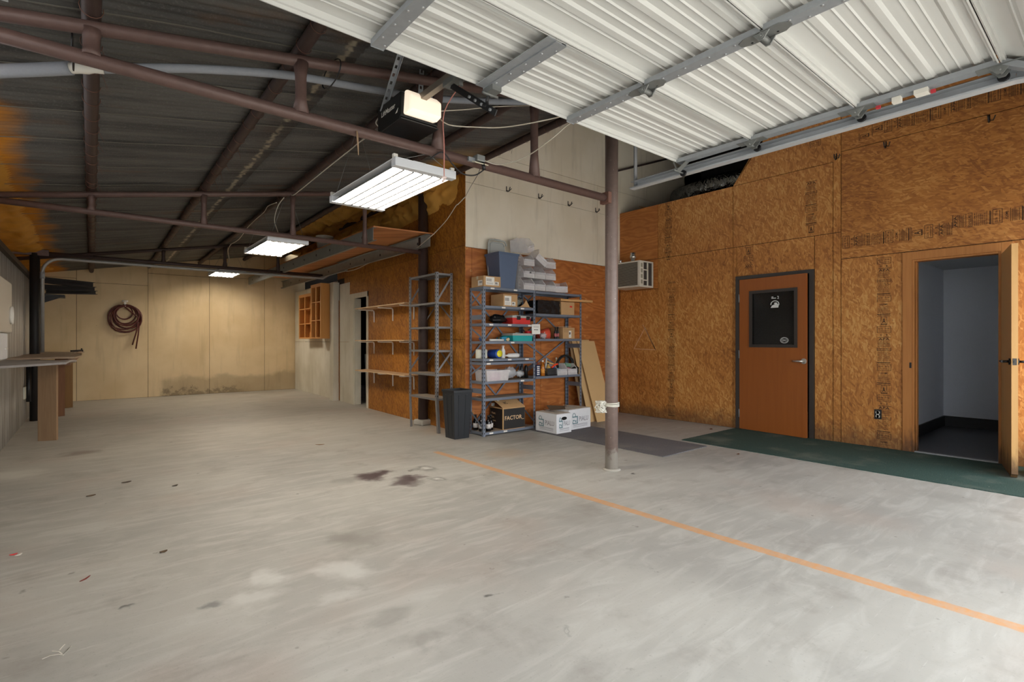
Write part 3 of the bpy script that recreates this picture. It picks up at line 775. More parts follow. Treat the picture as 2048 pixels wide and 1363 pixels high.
PX = (0.0, 0.95, 1.88, 2.79, 3.63)
desc = ['nearest brown pipe truss, with the lamp opener resting over it', 'middle brown pipe truss crossing above the second tube light', 'farthest brown pipe truss with the grey conduit running under it']
for k, ty in enumerate(TY):
    bz = beam_tz(k); x1 = 3.70 if k == 0 else PX_(ty)-0.14
    tr = thing('roof_truss', desc[k], 'truss', (1.5, ty, bz))
    r = (0.034, 0.03, 0.03)[k]
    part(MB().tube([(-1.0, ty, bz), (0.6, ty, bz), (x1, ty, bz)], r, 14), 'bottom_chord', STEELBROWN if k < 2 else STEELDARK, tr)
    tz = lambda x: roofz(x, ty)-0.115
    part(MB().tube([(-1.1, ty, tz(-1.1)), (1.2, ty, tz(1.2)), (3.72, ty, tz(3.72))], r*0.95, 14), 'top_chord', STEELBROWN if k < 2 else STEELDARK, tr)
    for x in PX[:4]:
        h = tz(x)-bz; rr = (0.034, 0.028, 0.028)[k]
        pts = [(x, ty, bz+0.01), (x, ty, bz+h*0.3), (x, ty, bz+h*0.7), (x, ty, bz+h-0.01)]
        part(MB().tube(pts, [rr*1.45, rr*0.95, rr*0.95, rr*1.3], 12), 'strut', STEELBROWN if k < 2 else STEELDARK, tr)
    if k == 0: part(MB().box(3.655, ty-0.05, bz-0.05, 3.70, ty+0.05, bz+0.05), 'end_plate', plain('rusty plate', rgb(120,86,74), 0.6), tr)
    if k == 2: part(MB().box(-1.1, ty-0.05, bz-0.04, -0.5, ty+0.05, bz+0.05), 'sleeve', STEELBROWN, tr, label='wider square sleeve at the left end')
names = ['brown roof joist nearest the left wall, running back above the workbench side', 'second brown roof joist from the left, beside the dusty sheet lap', 'third brown roof joist, passing behind the door opener box', 'fourth brown roof joist, to the right of the opener and above the big tube light', 'rightmost brown roof joist, along the top of the orange partition']
for k, x in enumerate(PX):
    y0, y1 = 1.4, 13.36
    pts = [(x, y0+(y1-y0)*i/10, roofz(x, y0+(y1-y0)*i/10)-0.052) for i in range(11)]
    j = thing('roof_joist', names[k], 'joist', (x, 7, roofz(x, 7)-0.09), 'brown pipe joists under the roof')
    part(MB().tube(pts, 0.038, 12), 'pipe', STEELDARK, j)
    mb = MB()
    for i in range(42):
        y = 2.0+i*0.27+random.uniform(-.06, .06); zc = roofz(x, y)-0.052
        if k > 3 and i > 20: break
        a0 = random.uniform(-20, 20)
        mb.tube([(x+0.045*math.cos(math.radians(t)), y+0.012*t/180, zc+0.045*math.sin(math.radians(t))) for t in range(int(150+a0), int(385+a0), 28)], 0.0018, 4, caps=False)
        if random.random() < 0.4: mb.tube([(x+0.04, y, zc-0.02), (x+0.07, y+0.05, zc-0.08+random.uniform(-.03, .03))], 0.0014, 4)
    part(mb, 'tie_wire', plain('rusty tie wire', rgb(108,72,58), 0.7), j, kind='stuff')

# insulated pipe along the slope
ins = plain('grey pipe insulation', rgb(150,154,162), 0.7, var=0.1, scale=80, bump=0.2)
def under(px, py, drop):
    d = ray(px, py); t = (2.82-CAM_H-drop)/(d.z-0.185*d.x+0.012*d.y); return Vector((d.x*t, d.y*t, CAM_H+d.z*t))
pp = [under(-60, 146, .13), under(0, 142, .13), under(80, 139, .13), under(142, 136, .13)]
ip = thing('insulated_pipe', 'grey foam-insulated pipe tied behind the nearest truss, its white end bare at left', 'pipe', tuple(pp[1]))
part(MB().tube(spline(pp, 4), 0.034, 14), 'insulation', ins, ip)
pw = [under(138, 136, .13), under(165, 137, .135), under(207, 141, .14)]
part(MB().tube(spline(pw, 4), [0.027]*3+[0.026]*3+[0.018]*3, 12), 'bare_end', WHITE, ip, label='bare white pipe end wrapped in tape')
pr2 = [under(206, 138, .12), under(300, 136, .12), under(430, 139, .12), under(590, 152, .12), under(740, 178, .13), under(860, 196, .15), under(1000, 203, .178), under(1140, 204, .178)]
part(MB().tube(spline(pr2, 6), 0.024, 12), 'insulation', ins, ip)
for px, py, q in ((157, 118, pw[0]), (646, 152, under(646, 158, .12))):
    c = Vector((q.x+0.02, (q.y+3.11)/2, q.z))
    mb = MB(); mb.tube([c+Vector((0, 0.16*math.cos(t*PI/8), 0.07*math.sin(t*PI/8))) for t in range(16)], 0.004, 6, closed=True)
    part(mb, 'cable_tie', BLACKP, ip)

# conduit from bench up and along the far truss
cz = beam_tz(2)-0.075
pc = [(-0.57, 10.44, 1.03), (-0.57, 10.44, 2.2)] + arc((-0.35, 10.44, cz-0.22), 0.22, 180, 90, 6) + [(0.5, 10.44, cz), (2.0, 10.44, cz), (3.4, 10.44, cz+0.01), (3.62, 10.44, cz+0.01), (3.74, 10.42, cz+0.09)]
cn = thing('conduit', 'long grey conduit rising at the left wall and running right under the farthest truss', 'conduit', (-0.57, 10.44, 0.9))
part(MB().tube(pc, 0.024, 12), 'tube', CONDUIT, cn)
part(MB().tube([(-0.57, 10.44, 2.14), (-0.57, 10.44, 2.24)], 0.03, 12), 'coupling', GALV, cn)

# dark steel sections parked on the rack by the corner
SB = plain('dark painted steel section', rgb(44,42,42), 0.5, 0.2, var=0.2)
lb = ['topmost dark steel channel of the bundle racked by the back left corner', 'middle dark steel channel of the bundle racked by the back left corner', 'lowest dark steel channel of the bundle racked by the back left corner']
for i, (a, b, s) in enumerate((((80, 559), (186, 570), 0.085), ((80, 573), (189, 578), 0.07), ((92, 583), (191, 585), 0.06))):
    A = at(*a, Y=11.05+0.17*i); B = at(*b, Y=11.5+0.17*i)
    mb = MB()
    m0 = (A+B)/2
    mb.bar(A+Vector((0,0,s/2)), B+Vector((0,0,s/2)), 0.1, 0.008); mb.bar(A-Vector((0,0,s/2)), B-Vector((0,0,s/2)), 0.1, 0.008)
    mb.bar(A+Vector((0,.046,0)), B+Vector((0,.046,0)), 0.008, s)
    mb.bar(A+Vector((0,-.046,s*0.36)), B+Vector((0,-.046,s*0.36)), 0.008, s*0.28); mb.bar(A+Vector((0,-.046,-s*0.36)), B+Vector((0,-.046,-s*0.36)), 0.008, s*0.28)
    solo(mb, 'steel_channel', SB, lb[i], 'channel', 'dark steel channels racked by the corner')
mb = MB(); A = at(84, 590, Y=11.35); B = at(122, 590, Y=11.35)
mb.box(-0.77, 11.2, A.z-0.03, B.x+0.05, 11.5, A.z+0.012)
mb.prism([(-0.77, 11.3, A.z-0.03), (B.x, 11.3, A.z-0.03), (-0.77, 11.3, A.z-0.2)], (0, 0.02, 0))
solo(mb, 'wall_bracket', SB, 'dark bracket on the left wall carrying the steel channels', 'bracket')

# ------------------------------------------------------------ overhead sectional door, open and lying under the roof
DZ = 2.57; DX0, DX1 = -0.19, 3.47
JO = [2.206, 1.64, 1.027, 0.417, -0.17]
def door_white():
    n = NT('white door skin'); p = n.pos()
    f = n.noise(n.mapping(p, scale=(1, 12, 1)), 2, 4); s = n.noise(p, 160, 3)
    col = n.mix(f, rgb(208,208,204), rgb(220,220,217)); col = n.mix(n.math('MULTIPLY', n.smooth(s, 0.6, 0.8), 0.3), col, rgb(200,200,196))
    n.out(col, 0.45); n.bump(s, 0.12, 0.002); return n.m
DWm = door_white()
def zpos(y):  # track height: level, then dropping over the curve near the opening
    return DZ if y > 0.38 else DZ - 0.42*(0.38-y)**1.35*2
PROF = [(0.0, -0.045), (0.006, -0.045), (0.006, -0.030), (0.02, -0.030), (0.02, 0.0), (0.095, 0.0), (0.108, -0.010), (0.112, 0.0), (0.128, -0.011), (0.158, -0.011), (0.17, 0.0), (0.212, 0.0), (0.216, -0.007), (0.222, 0.0),
        (0.262, 0.0), (0.266, -0.007), (0.272, 0.0), (0.308, 0.0), (0.322, -0.013), (0.352, -0.013), (0.364, 0.0), (0.408, 0.0), (0.412, -0.007), (0.418, 0.0), (0.452, 0.0), (0.456, -0.007), (0.462, 0.0), (0.50, 0.0), (0.514, -0.012), (0.535, -0.012), (0.547, 0.0),
        (0.575, 0.0), (0.585, 0.0), (0.585, -0.030), (0.599, -0.030), (0.599, -0.045), (0.606, -0.045)]
od = thing('garage_door', 'white ribbed steel sectional garage door rolled open under the roof', 'garage door', (1.64, 1.0, DZ))
for s in range(4):
    ya_, yb_ = JO[s], JO[s+1]; L_ = ya_-yb_; mb = MB(); poly = []
    za_, zb_ = zpos(ya_), zpos(yb_)
    for (t, h) in PROF:
        k = t/0.606; poly.append((ya_-0.002-(L_-0.004)*k, za_+(zb_-za_)*k+h+0.025))
    vs = []
    for (y, z) in poly: vs += [(DX0, y, z), (DX1, y, z)]
    mb.add(vs, [(2*i, 2*i+1, 2*i+3, 2*i+2) for i in range(len(poly)-1)])
    bz0, bz1 = za_+0.05, zb_+0.05
    mb.add([(DX0, ya_-.002, bz0), (DX1, ya_-.002, bz0), (DX1, yb_+.002, bz1), (DX0, yb_+.002, bz1)], [(0,1,2,3)])
    mb.add([(DX0, ya_-.002, za_-.02), (DX1, ya_-.002, za_-.02), (DX1, ya_-.002, bz0), (DX0, ya_-.002, bz0)], [(0,1,2,3)])
    sec = part(mb, 'door_section', DWm, od)
    # stiles and hinges of this section
    st = [1.01, 2.27] + ([1.64] if s == 0 else [])
    for x in st:
        m2 = MB()
        w_ = 0.062
        a = Vector((x, ya_-0.006, za_-0.03)); b = Vector((x, yb_+0.006, zb_-0.03))
        m2.bar(a, b, w_, 0.004)
        m2.bar(a+Vector((w_/2, 0, 0.012)), b+Vector((w_/2, 0, 0.012)), 0.003, 0.028); m2.bar(a+Vector((-w_/2, 0, 0.012)), b+Vector((-w_/2, 0, 0.012)), 0.003, 0.028)
        if s == 0 and x == 1.64: m2.bar(a+Vector((-0.055, 0, 0.006)), b+Vector((-0.055, 0, 0.006)), 0.05, 0.004)
        if s == 0: m2.box(x-w_/2, ya_-0.008, za_-0.035, x+w_/2, ya_-0.004, za_+0.03)
        m2.mat(1)
        for i in range(9):
            q = a.lerp(b, (i+0.7)/9.6); m2.tube([q+Vector((0.018*(-1)**i, 0, -0.006)), q+Vector((0.018*(-1)**i, 0, 0.0))], 0.005, 8)
        part(m2, 'stile', [GALV, plain('bolt head', rgb(196,198,200), 0.3, 0.7)], sec)
    for x, sg in ((DX1-0.03, 1), (DX0+0.03, -1)):
        m2 = MB(); a = Vector((x, ya_-0.004, za_-0.024)); b = Vector((x, yb_+0.004, zb_-0.024))
        m2.bar(a, b, 0.06, 0.005); m2.bar(a+Vector((-0.03*sg, 0, 0.012)), b+Vector((-0.03*sg, 0, 0.012)), 0.003, 0.028)
        part(m2, 'end_stile', GALV, sec)
    # hinges at the joint with the previous section
    if s:
        for x in (1.01, 2.27):
            m2 = MB(); c = Vector((x, ya_, za_-0.04))
            m2.prism([c+Vector((-.035, .075, 0.004)), c+Vector((-.014, .11, 0.004)), c+Vector((.014, .11, 0.004)), c+Vector((.035, .075, 0.004)), c+Vector((.04, -.075, 0.004)), c+Vector((.014, -.11, 0.004)), c+Vector((-.014, -.11, 0.004)), c+Vector((-.04, -.075, 0.004))], (0, 0, 0.004))
            m2.tube([c+Vector((-.04, 0, -.012)), c+Vector((.04, 0, -.012))], 0.014, 12)
            m2.prism([c+Vector((-.036, .035, 0.002)), c+Vector((-.036, -.035, 0.002)), c+Vector((-.036, -.01, -.03)), c+Vector((-.036, .01, -.03))], (0.006, 0, 0))
            m2.prism([c+Vector((.030, .035, 0.002)), c+Vector((.030, -.035, 0.002)), c+Vector((.030, -.01, -.03)), c+Vector((.030, .01, -.03))], (0.006, 0, 0))
            m2.tube([c+Vector((-.048, 0, -.012)), c+Vector((.048, 0, -.012))], 0.006, 8)
            part(m2, 'hinge', GALVD, sec)
    # roller carriers on the right and left tracks
    for x, sg in ((DX1, 1), (DX0, -1)):
        m2 = MB(); yy = ya_ if s else ya_-0.05
        c = Vector((x-0.03*sg, yy, za_-0.03))
        if s == 0:
            m2.bar(c+Vector((0, -.03, 0)), c+Vector((0, .05, -.055)), 0.045, 0.005); m2.bar(c+Vector((-.04*sg, .06, .01)), c+Vector((0, .05, -.055)), 0.01, 0.005)
            c = c+Vector((0, .05, -.03))
        else:
            m2.prism([c+Vector((-.035, .09, 0.0)), c+Vector((.035, .09, 0.0)), c+Vector((.035, -.09, 0.0)), c+Vector((-.035, -.09, 0.0))], (0, 0, 0.005))
            for q in (-.03, .028): m2.prism([c+Vector((q, .045, 0)), c+Vector((q, -.045, 0)), c+Vector((q, -.012, -.04)), c+Vector((q, .012, -.04))], (0.005, 0, 0))
        m2.tube([c+Vector((-.05*sg, 0, -.022)), c+Vector((.1*sg, 0, -.022))], 0.006, 8)
        m2.mat(1).tube([c+Vector((.07*sg, 0, -.022)), c+Vector((.085*sg, 0, -.022))], 0.024, 16)
        part(m2, 'roller', [GALVD, BLACKP], sec)
m2 = MB(); c = at(1845, 150, X=DX1-0.02)
m2.box(DX1-0.06, c.y-0.03, DZ-0.05, DX1+0.0, c.y+0.03, DZ-0.015).box(DX1-0.05, c.y+0.09, DZ-0.055, DX1-0.01, c.y+0.13, DZ-0.015)
m2.mat(1).obox((DX1-0.02, c.y-0.045, DZ-0.045), 0.02, 0.02, 0.015).obox((DX1-0.02, c.y+0.2, DZ-0.045), 0.02, 0.02, 0.015)
part(m2, 'slide_lock', [WHITE, plain('red tag', rgb(190,50,60), 0.5)], od, label='white slide lock with small red tips')
# tracks
TXR = DX1+0.085
GALT = plain('bright track steel', rgb(186,190,194), 0.4, 0.2, var=0.08, scale=20)
for sg, X, lab in ((1, TXR, 'galvanised door track hanging on the right side of the open garage door'), (-1, DX0-0.085, 'galvanised door track on the left side of the open garage door')):
    t = thing('door_track', lab, 'track', (X, 1.2, DZ-0.1), 'horizontal tracks of the garage door')
    y1 = 2.72; mb = MB(); yl = 0.38
    zt_ = DZ-0.052
    def sweep(mb, ox, oz_, w_, h_):
        pts = [(X+ox, y1, zt_+oz_), (X+ox, 1.5, zt_+oz_), (X+ox, yl, zt_+oz_), (X+ox, 0.2, zt_+oz_-0.02), (X+ox, 0.0, zt_+oz_-0.075), (X+ox, -0.15, zt_+oz_-0.17)]
        for a, b in zip(pts, pts[1:]): mb.bar(a, b, w_, h_)
    sweep(mb, 0.028*sg, 0, 0.003, 0.058); sweep(mb, 0, -0.03, 0.056, 0.003); sweep(mb, -0.028*sg, -0.026, 0.006, 0.01); sweep(mb, 0.004*sg, 0.03, 0.05, 0.003)
    part(mb, 'track_channel', GALT, t)
    mb = MB(); sweep(mb, 0.034*sg, 0.04, 0.003, 0.03); part(mb, 'reinforcing_angle', GALV, t)
    mb = MB(); mb.box(X-0.015, y1-0.04, zt_, X+0.02, y1-0.037, 4.9 if sg > 0 else roofz(X, y1)-0.01).box(X+0.018, y1-0.04, zt_, X+0.021, y1-0.005, 4.9 if sg > 0 else roofz(X, y1)-0.01)
    part(mb, 'hanger', GALV, t)

# ------------------------------------------------------------ door opener
OX = 1.635
op = thing('door_opener', 'black ceiling-hung garage door opener with a glowing light lens', 'opener', (OX, 3.0, 2.6))
mb = MB(); x0, x1, y0, y1, z0, z1 = 1.50, 1.77, 2.93, 3.26, 2.60, 2.77
mb.prism([(x0, y0, z0+0.02), (x0, y0, z1), (x0, y1, z1), (x0, y1, z0), (x0, y0+0.02, z0)], (x1-x0, 0, 0))
mb.box(x0-0.004, y0-0.01, z0-0.004, x1+0.004, y1+0.004, z0+0.003)
hs = part(mb, 'housing', plain('opener housing', rgb(30,30,30), 0.35, 0.3, var=0.15), op, bevel=0.006)
mb = MB().prism([(x0+0.02, y0-0.02, z0+0.03), (x0+0.045, y0-0.055, z0+0.05), (x0+0.045, y0-0.055, z1-0.02), (x0+0.03, y0-0.02, z1+0.015), (x0+0.03, y0+0.01, z1+0.015), (x0+0.02, y0+0.01, z0+0.03)], (0.225, 0, 0))
part(mb, 'light_lens', emit('warm lens', (1.0, 0.84, 0.66, 1), LENS_STRENGTH), op, label='frosted light lens glowing warm', bevel=0.012)
mb = MB(); mb.text('LiftMaster', (x0-0.0015, y1-0.06, z0+0.09), (0, -0.2, 0), (0, 0, 1), 0.034, 1.0)
mb.prism([(x0-0.0015, y0+0.07, z0+0.05), (x0-0.0015, y0+0.045, z0+0.05), (x0-0.0015, y0+0.03, z0+0.075)], (0.001, 0, 0))
part(mb, 'lettering', WHITE, hs, label='white maker lettering')
mb = MB(); mb.box(OX-0.02, 0.1, 2.735, OX+0.02, 3.0, 2.775)
part(mb, 'rail', plain('rail steel', rgb(140,130,118), 0.4, 0.6), op)
mb = MB(); mb.box(OX-0.03, 2.38, 2.70, OX+0.03, 2.6, 2.735).tube([(OX, 2.45, 2.70), (OX, 2.45, 2.66)], 0.012, 8)
tro = part(mb, 'trolley', GALVD, op)
A = Vector((OX, 2.55, 2.70)); K = at(992, 226, X=OX+0.01); J = Vector((K.x, K.y+0.0, K.z)); 
ax = A.lerp(K, 0.8); B = Vector((1.64, 2.19, DZ-0.045))
mb = MB(); mb.bar(A, K, 0.034, 0.006, up=(1,0,0)); E = A.lerp(K, 0.86)
el = at(974, 212, X=OX+0.012)
mb.tube(spline([A.lerp(K, 0.72), el, el+Vector((0.0, 0.0, 0.03)), B], 5), 0.009, 8)
mb.mat(1)
for t in (0.45, 0.58, 0.72, 0.9): q = A.lerp(K, t); mb.tube([q+Vector((-0.012, 0, 0)), q+Vector((0.012, 0, 0))], 0.008, 8)
part(mb, 'arm', [BLACKP, GALV], op)
mb = MB().box(1.61, 2.12, DZ-0.06, 1.67, 2.2, DZ-0.02).tube([(1.59, 2.18, DZ-0.06), (1.69, 2.18, DZ-0.06)], 0.007, 8)
part(mb, 'door_bracket', GALVD, op)
mb = MB()
def perf(mb, a, b, up):
    a, b = Vector(a), Vector(b); L0 = (b-a).length; nseg = max(2, int(L0/0.05))
    d = (b-a)/nseg; r = d.normalized().cross(Vector(up)).normalized()
    for i in range(nseg):     # strap with real holes: two rails and rungs
        p, q = a+d*i, a+d*(i+1)
        mb.bar(p, p+d*0.6, 0.034, 0.003, up)
    mb.bar(a+r*0.013, b+r*0.013, 0.009, 0.0032, up); mb.bar(a-r*0.013, b-r*0.013, 0.009, 0.0032, up)
perf(mb, (x0+0.01, y1-0.05, z1-0.03), (x0-0.02, y1-0.42, roofz(1.5, 2.85)-0.02), (0, 1, 0.3))
mb.bar((x0+0.028, y1-0.05, z1-0.03), (x0-0.002, y1-0.42, roofz(1.5, 2.85)-0.02), 0.003, 0.034, (0, 1, 0.3))
part(mb, 'hanger_strap', GALV, op); mb = MB()
perf(mb, (x1-0.01, y1-0.1, z1-0.02), (x1+0.0, y1-0.12, roofz(1.7, 3.1)-0.02), (0, 1, 0.3))
part(mb, 'hanger_strap', GALV, op)
ctop = at(884, 172, X=OX+0.02)
cb = Vector((ctop.x+0.015, ctop.y, 0)); 
zb_ = CAM_H + (681.5-352)/1024*(cb.x*VX+cb.y*VY)
mb = MB(); mb.tube(spline([(OX, 2.45, 2.67), (cb.x, cb.y, 2.6), (cb.x, cb.y, 2.4), (cb.x, cb.y, zb_)], 4), 0.0035, 6)
cord = part(mb, 'pull_cord', plain('pink cord', rgb(196,130,118), 0.8), op)
mb = MB(); mb.tube([(cb.x-0.018, cb.y, zb_-0.01), (cb.x+0.014, cb.y, zb_-0.006)], 0.008, 8).tube([(cb.x-0.012, cb.y, zb_-0.035), (cb.x+0.006, cb.y, zb_-0.012)], 0.007, 8)
part(mb, 'pull_handle', plain('pull handle', rgb(226,206,200), 0.6), cord)

# ------------------------------------------------------------ tube lights
TUBE = emit('lit tube', (1.0, 0.90, 0.75, 1), TUBE_STRENGTH)
def make_light(label, x0, y0, z):
    t = thing('tube_light', label, 'ceiling light', (x0+0.24, y0+0.61, z), 'six-tube fluorescent fixtures')
    W, L = 0.48, 1.22; X0, Y0 = x0, y0
    mb = MB()
    mb.box(X0, Y0, z+0.05, X0+W, Y0+L, z+0.058)
    for q in (0, L-0.06): mb.box(X0, Y0+q, z+0.0, X0+W, Y0+q+0.06, z+0.05)
    mb.box(X0+W/2-0.05, Y0+0.1, z+0.058, X0+W/2+0.05, Y0+L-0.1, z+0.10)
    h = part(mb, 'housing', plain('fixture enamel', rgb(222,224,228), 0.35, var=0.03), t, bevel=0.003)
    m3 = MB()
    for k in range(6):
        xc = X0+0.055+k*0.074
        for sg in (-1, 1): m3.add([(xc, Y0+0.06, z+0.05), (xc+sg*0.036, Y0+0.06, z+0.006), (xc+sg*0.036, Y0+L-0.06, z+0.006), (xc, Y0+L-0.06, z+0.05)], [(0,1,2,3)])
    part(m3, 'reflector', plain('reflector', rgb(120,120,120), 0.3, 0.2, var=0.02), t)
    for k in range(5):  # strips the real fixture lacks, added to draw dark lines between tubes
        xc = X0+0.055+k*0.074+0.037
        part(MB().box(xc-0.006, Y0+0.06, z-0.004, xc+0.006, Y0+L-0.06, z+0.045), 'gap_strip', plain('dark divider', rgb(22,22,24), 0.7), h)
    for k in range(6):
        xc = X0+0.055+k*0.074
        part(MB().tube([(xc, Y0+0.05, z+0.016), (xc, Y0+L-0.05, z+0.016)], 0.0125, 12), 'lamp_tube', TUBE, t)
    for (qx, qy) in ((0.04, 0.03), (W-0.04, 0.03), (0.04, L-0.03), (W-0.04, L-0.03)):
        m4 = MB().tube([(X0+qx, Y0+qy, z+0.05), (X0+W/2, (3.11 if (z < 2.38 and qy < 0.1) else Y0+qy), (2.495 if (z < 2.38 and qy < 0.1) else roofz(X0+W/2, Y0+qy)-0.02))], 0.0022, 5)
        part(m4, 'hanging_wire', GALVD, t)
    for q in (0.035, L-0.035):
        for xq in (X0, X0+W-0.03): part(MB().box(xq, Y0+q-0.012, z+0.058, xq+0.03, Y0+q+0.012, z+0.085), 'hook_clip', WHITE, h)
    return t
make_light('largest and nearest bright tube light, hanging below the black opener', 1.56, 3.12, 2.37)
make_light('middle bright tube light, just behind the middle truss', 1.62, 6.56, 2.40)
make_light('farthest bright tube light, cut across by the grey conduit', 1.93, 11.4, 2.59)

# ------------------------------------------------------------ cables, junction box
CBL = plain('white cable', rgb(206,198,182), 0.6); CBK = plain('black flex', rgb(34,32,32), 0.5)
def cable(label, pts, r=0.004, m=None, name='cable', grp=None): return solo(MB().tube(spline(pts, 6), r, 6), name, m or CBL, label, 'cable', grp)
jb = at(958, 326, Y=3.06); 
j = thing('junction_box', 'grey steel outlet box with a black plug, clamped on the nearest truss', 'junction box', tuple(jb))
part(MB().obox(jb+Vector((0, 0, 0.03)), 0.07, 0.06, 0.045), 'box', plain('grey steel box', rgb(150,152,150), 0.4, 0.4), j, bevel=0.004)
part(MB().obox(jb, 0.12, 0.075, 0.006, rx=0.35), 'cover_plate', plain('ivory plate', rgb(214,206,180), 0.5), j)
part(MB().tube([jb+Vector((0.02, -0.02, 0)), jb+Vector((0.025, -0.03, -0.05))], 0.014, 10), 'plug', BLACKP, j)
part(MB().box(jb.x-0.09, jb.y+0.0, jb.z+0.0, jb.x-0.03, jb.y+0.05, jb.z+0.03), 'clamp', GALV, j)
cable('black flex looping from the junction box plug to the nearest tube light', [jb+Vector((0.025, -0.03, -0.05)), at(950, 350, Y=3.05), at(925, 347, Y=3.05), at(905, 328, Y=3.06), at(885, 304, Y=3.05), at(860, 318, Y=3.1)], 0.005, CBK)
cable('thin grey cable hanging down the painted wall from the junction box', [at(960, 335, Y=3.1), at(955, 350, Y=3.6), at(940, 375, Y=5.3), at(932, 391, Y=5.44)], 0.0025, CBK)
cable('white cable running from the junction box up behind the garage door edge', [jb+Vector((0.04, 0, 0.03)), at(1000, 329, Y=3.0), at(1050, 314, Y=2.8), at(1100, 280, Y=2.5), at(1155, 238, Y=2.3), Vector((2.6, 2.1, 2.66))])
cable('pair of white cables sagging from the opener to the garage door edge', [at(880, 238, Y=2.95), at(900, 250, Y=2.85), at(950, 254, Y=2.75), at(1010, 254, Y=2.6), at(1100, 238, Y=2.3), Vector((2.45, 2.1, 2.66))])
cable('white cable slung from the opener towards the third roof joist', [at(880, 222, Y=2.95), at(930, 219, Y=2.92), at(980, 214, Y=2.9), at(1020, 212, Y=2.85), at(1060, 211, Y=2.6)], 0.0035)
cable('white cable trailing from the opener down along the third roof joist', [Vector((1.52, 3.24, 2.66)), at(768, 225, Y=3.3), at(752, 245, Y=3.32), at(762, 262, Y=3.3), at(728, 278, Y=3.5), at(700, 300, Y=4.1), at(662, 330, Y=4.6), at(625, 360, Y=5.3), at(590, 388, Y=6.1), at(583, 390, Y=6.4)], 0.0045)
cable('white cable drooping from the middle truss to the middle tube light', [at(568, 395, Y=6.5), at(556, 412, Y=6.6), at(549, 440, Y=6.7), at(556, 465, Y=6.9), Vector((1.86, 7.0, 2.49))], 0.005)
cable('white cable strung between the middle and far tube lights along the joist', [at(553, 405, Y=6.6), at(536, 412, Y=7.0), at(528, 424, Y=7.3), at(510, 440, Y=8.0), at(495, 455, Y=8.8), at(478, 478, Y=9.7), at(462, 488, Y=10.2)], 0.005)
cable('white cable looping down to the farthest tube light', [at(462, 488, Y=10.2), at(456, 500, Y=10.8), at(458, 520, Y=11.3), Vector((2.1, 11.7, 2.69))], 0.007)
cable('white cable falling in a long curve across the orange partition to the loft shelf', [at(932, 392, Y=5.44), Vector((3.69, 5.6, 2.98)), at(912, 411, X=3.69), at(893, 440, X=3.69), at(869, 466, X=3.66), at(862, 472, X=3.62), at(836, 494, X=3.60), at(824, 500, X=3.58)], 0.006)
cable('white cable lying along the bottom of the loft shelf joist', [at(822, 501, X=3.62), at(795, 510, X=3.61), at(765, 518, X=3.61), at(742, 524, X=3.61), at(715, 537, X=3.62), at(696, 542, X=3.64), at(688, 541, X=3.66)], 0.006)
mb = MB().tube([at(714, 262, Y=3.07), at(716, 290, Y=3.07), at(717, 310, Y=3.07)], [0.006, 0.005, 0.002], 6)
solo(mb, 'cable_tie', plain('tan tie', rgb(170,140,110), 0.7), 'dried tan tie hanging from the nearest truss left of the big tube light', 'tie')

# coat hooks
def make_hook(label, p, face):
    t = thing('wall_hook', label, 'hook', tuple(p), 'black hooks on the ' + ('painted middle wall' if face == 'Y' else 'right wall'))
    d = Vector((0, -1, 0)) if face == 'Y' else Vector((-1, 0, 0)); u = Vector((1, 0, 0)) if face == 'Y' else Vector((0, -1, 0)); s = 1.0
    m = MB().tube([p+Vector((0,0,0.03)), p+Vector((0,0,0.0)), p+Vector((0,0,-0.035)), p+d*0.03*s+Vector((0,0,-0.05)), p+d*0.065*s+Vector((0,0,-0.035)), p+d*0.08*s+Vector((0,0,0.005))], 0.006, 8)
    m.tube([p+Vector((0,0,-0.02)), p+d*0.02+u*0.03+Vector((0,0,-0.035)), p+d*0.05+u*0.05+Vector((0,0,0.0))], 0.005, 8)
    part(m, 'prong', BLACKP, t); return t
for i, (px, py, nm) in enumerate(((1013, 377, 'leftmost'), (1077, 391, 'second from left'), (1136, 406, 'third from left'), (1191, 419, 'rightmost'))):
    make_hook(f'black utility hook, {nm} of the row on the painted middle wall', at(px, py, Y=WY-0.002), 'Y')
for i, (px, py, nm) in enumerate(((1673, 312, 'nearest the sloping board end'), (1772, 288, 'middle of the three'), (1979, 236, 'nearest the camera'))):
    make_hook(f'black utility hook high on the right wall, {nm}', at(px, py, X=RX-0.002), 'X')

# thin pipe on the wall behind the column
solo(MB().tube([at(1212, 347, Y=5.42), at(1300, 326, Y=5.42), at(1385, 305, Y=5.42)], 0.016, 10), 'conduit', STEELDARK, 'thin dark pipe fixed high on the painted wall behind the column', 'conduit')
# flexible duct in the roof void
mb = MB(); dc = at(1418, 372, X=8.1); c0 = Vector((8.3, dc.y+0.75, dc.z-0.05)); c1 = Vector((7.9, dc.y-1.2, dc.z-0.10)); pts = []; rs = []
for i in range(60):
    t = i/59; pts.append(c0.lerp(c1, t)+Vector((0, 0, 0.05*math.sin(t*4)))); rs.append(0.17+(0.016 if i % 2 else 0)+0.01*noise.noise(Vector((i*.7, 0, 0))))
n = NT('crumpled foil'); p = n.pos(); n.out(rgb(150,152,154), 0.18, 1.0); n.bump(n.noise(p, 6, 3, dist=1.0), 1.0, 0.05)
solo(MB().tube(pts, rs, 24), 'flexible_duct', n.m, 'crumpled silver foil duct lying in the dark roof void', 'duct')
mb = MB(); q = at(1293, 408, X=7.0)
mb.obox((q.x+0.05, q.y, TOPL+0.035), 0.16, 0.26, 0.006, 0.2, 0.25); mb.obox((q.x+0.07, q.y+0.06, TOPL+0.02), 0.12, 0.2, 0.006, 0.1, -0.35)
solo(mb, 'cardboard_scrap', CARDB, 'torn brown cardboard scrap on top of the right wall', 'cardboard')
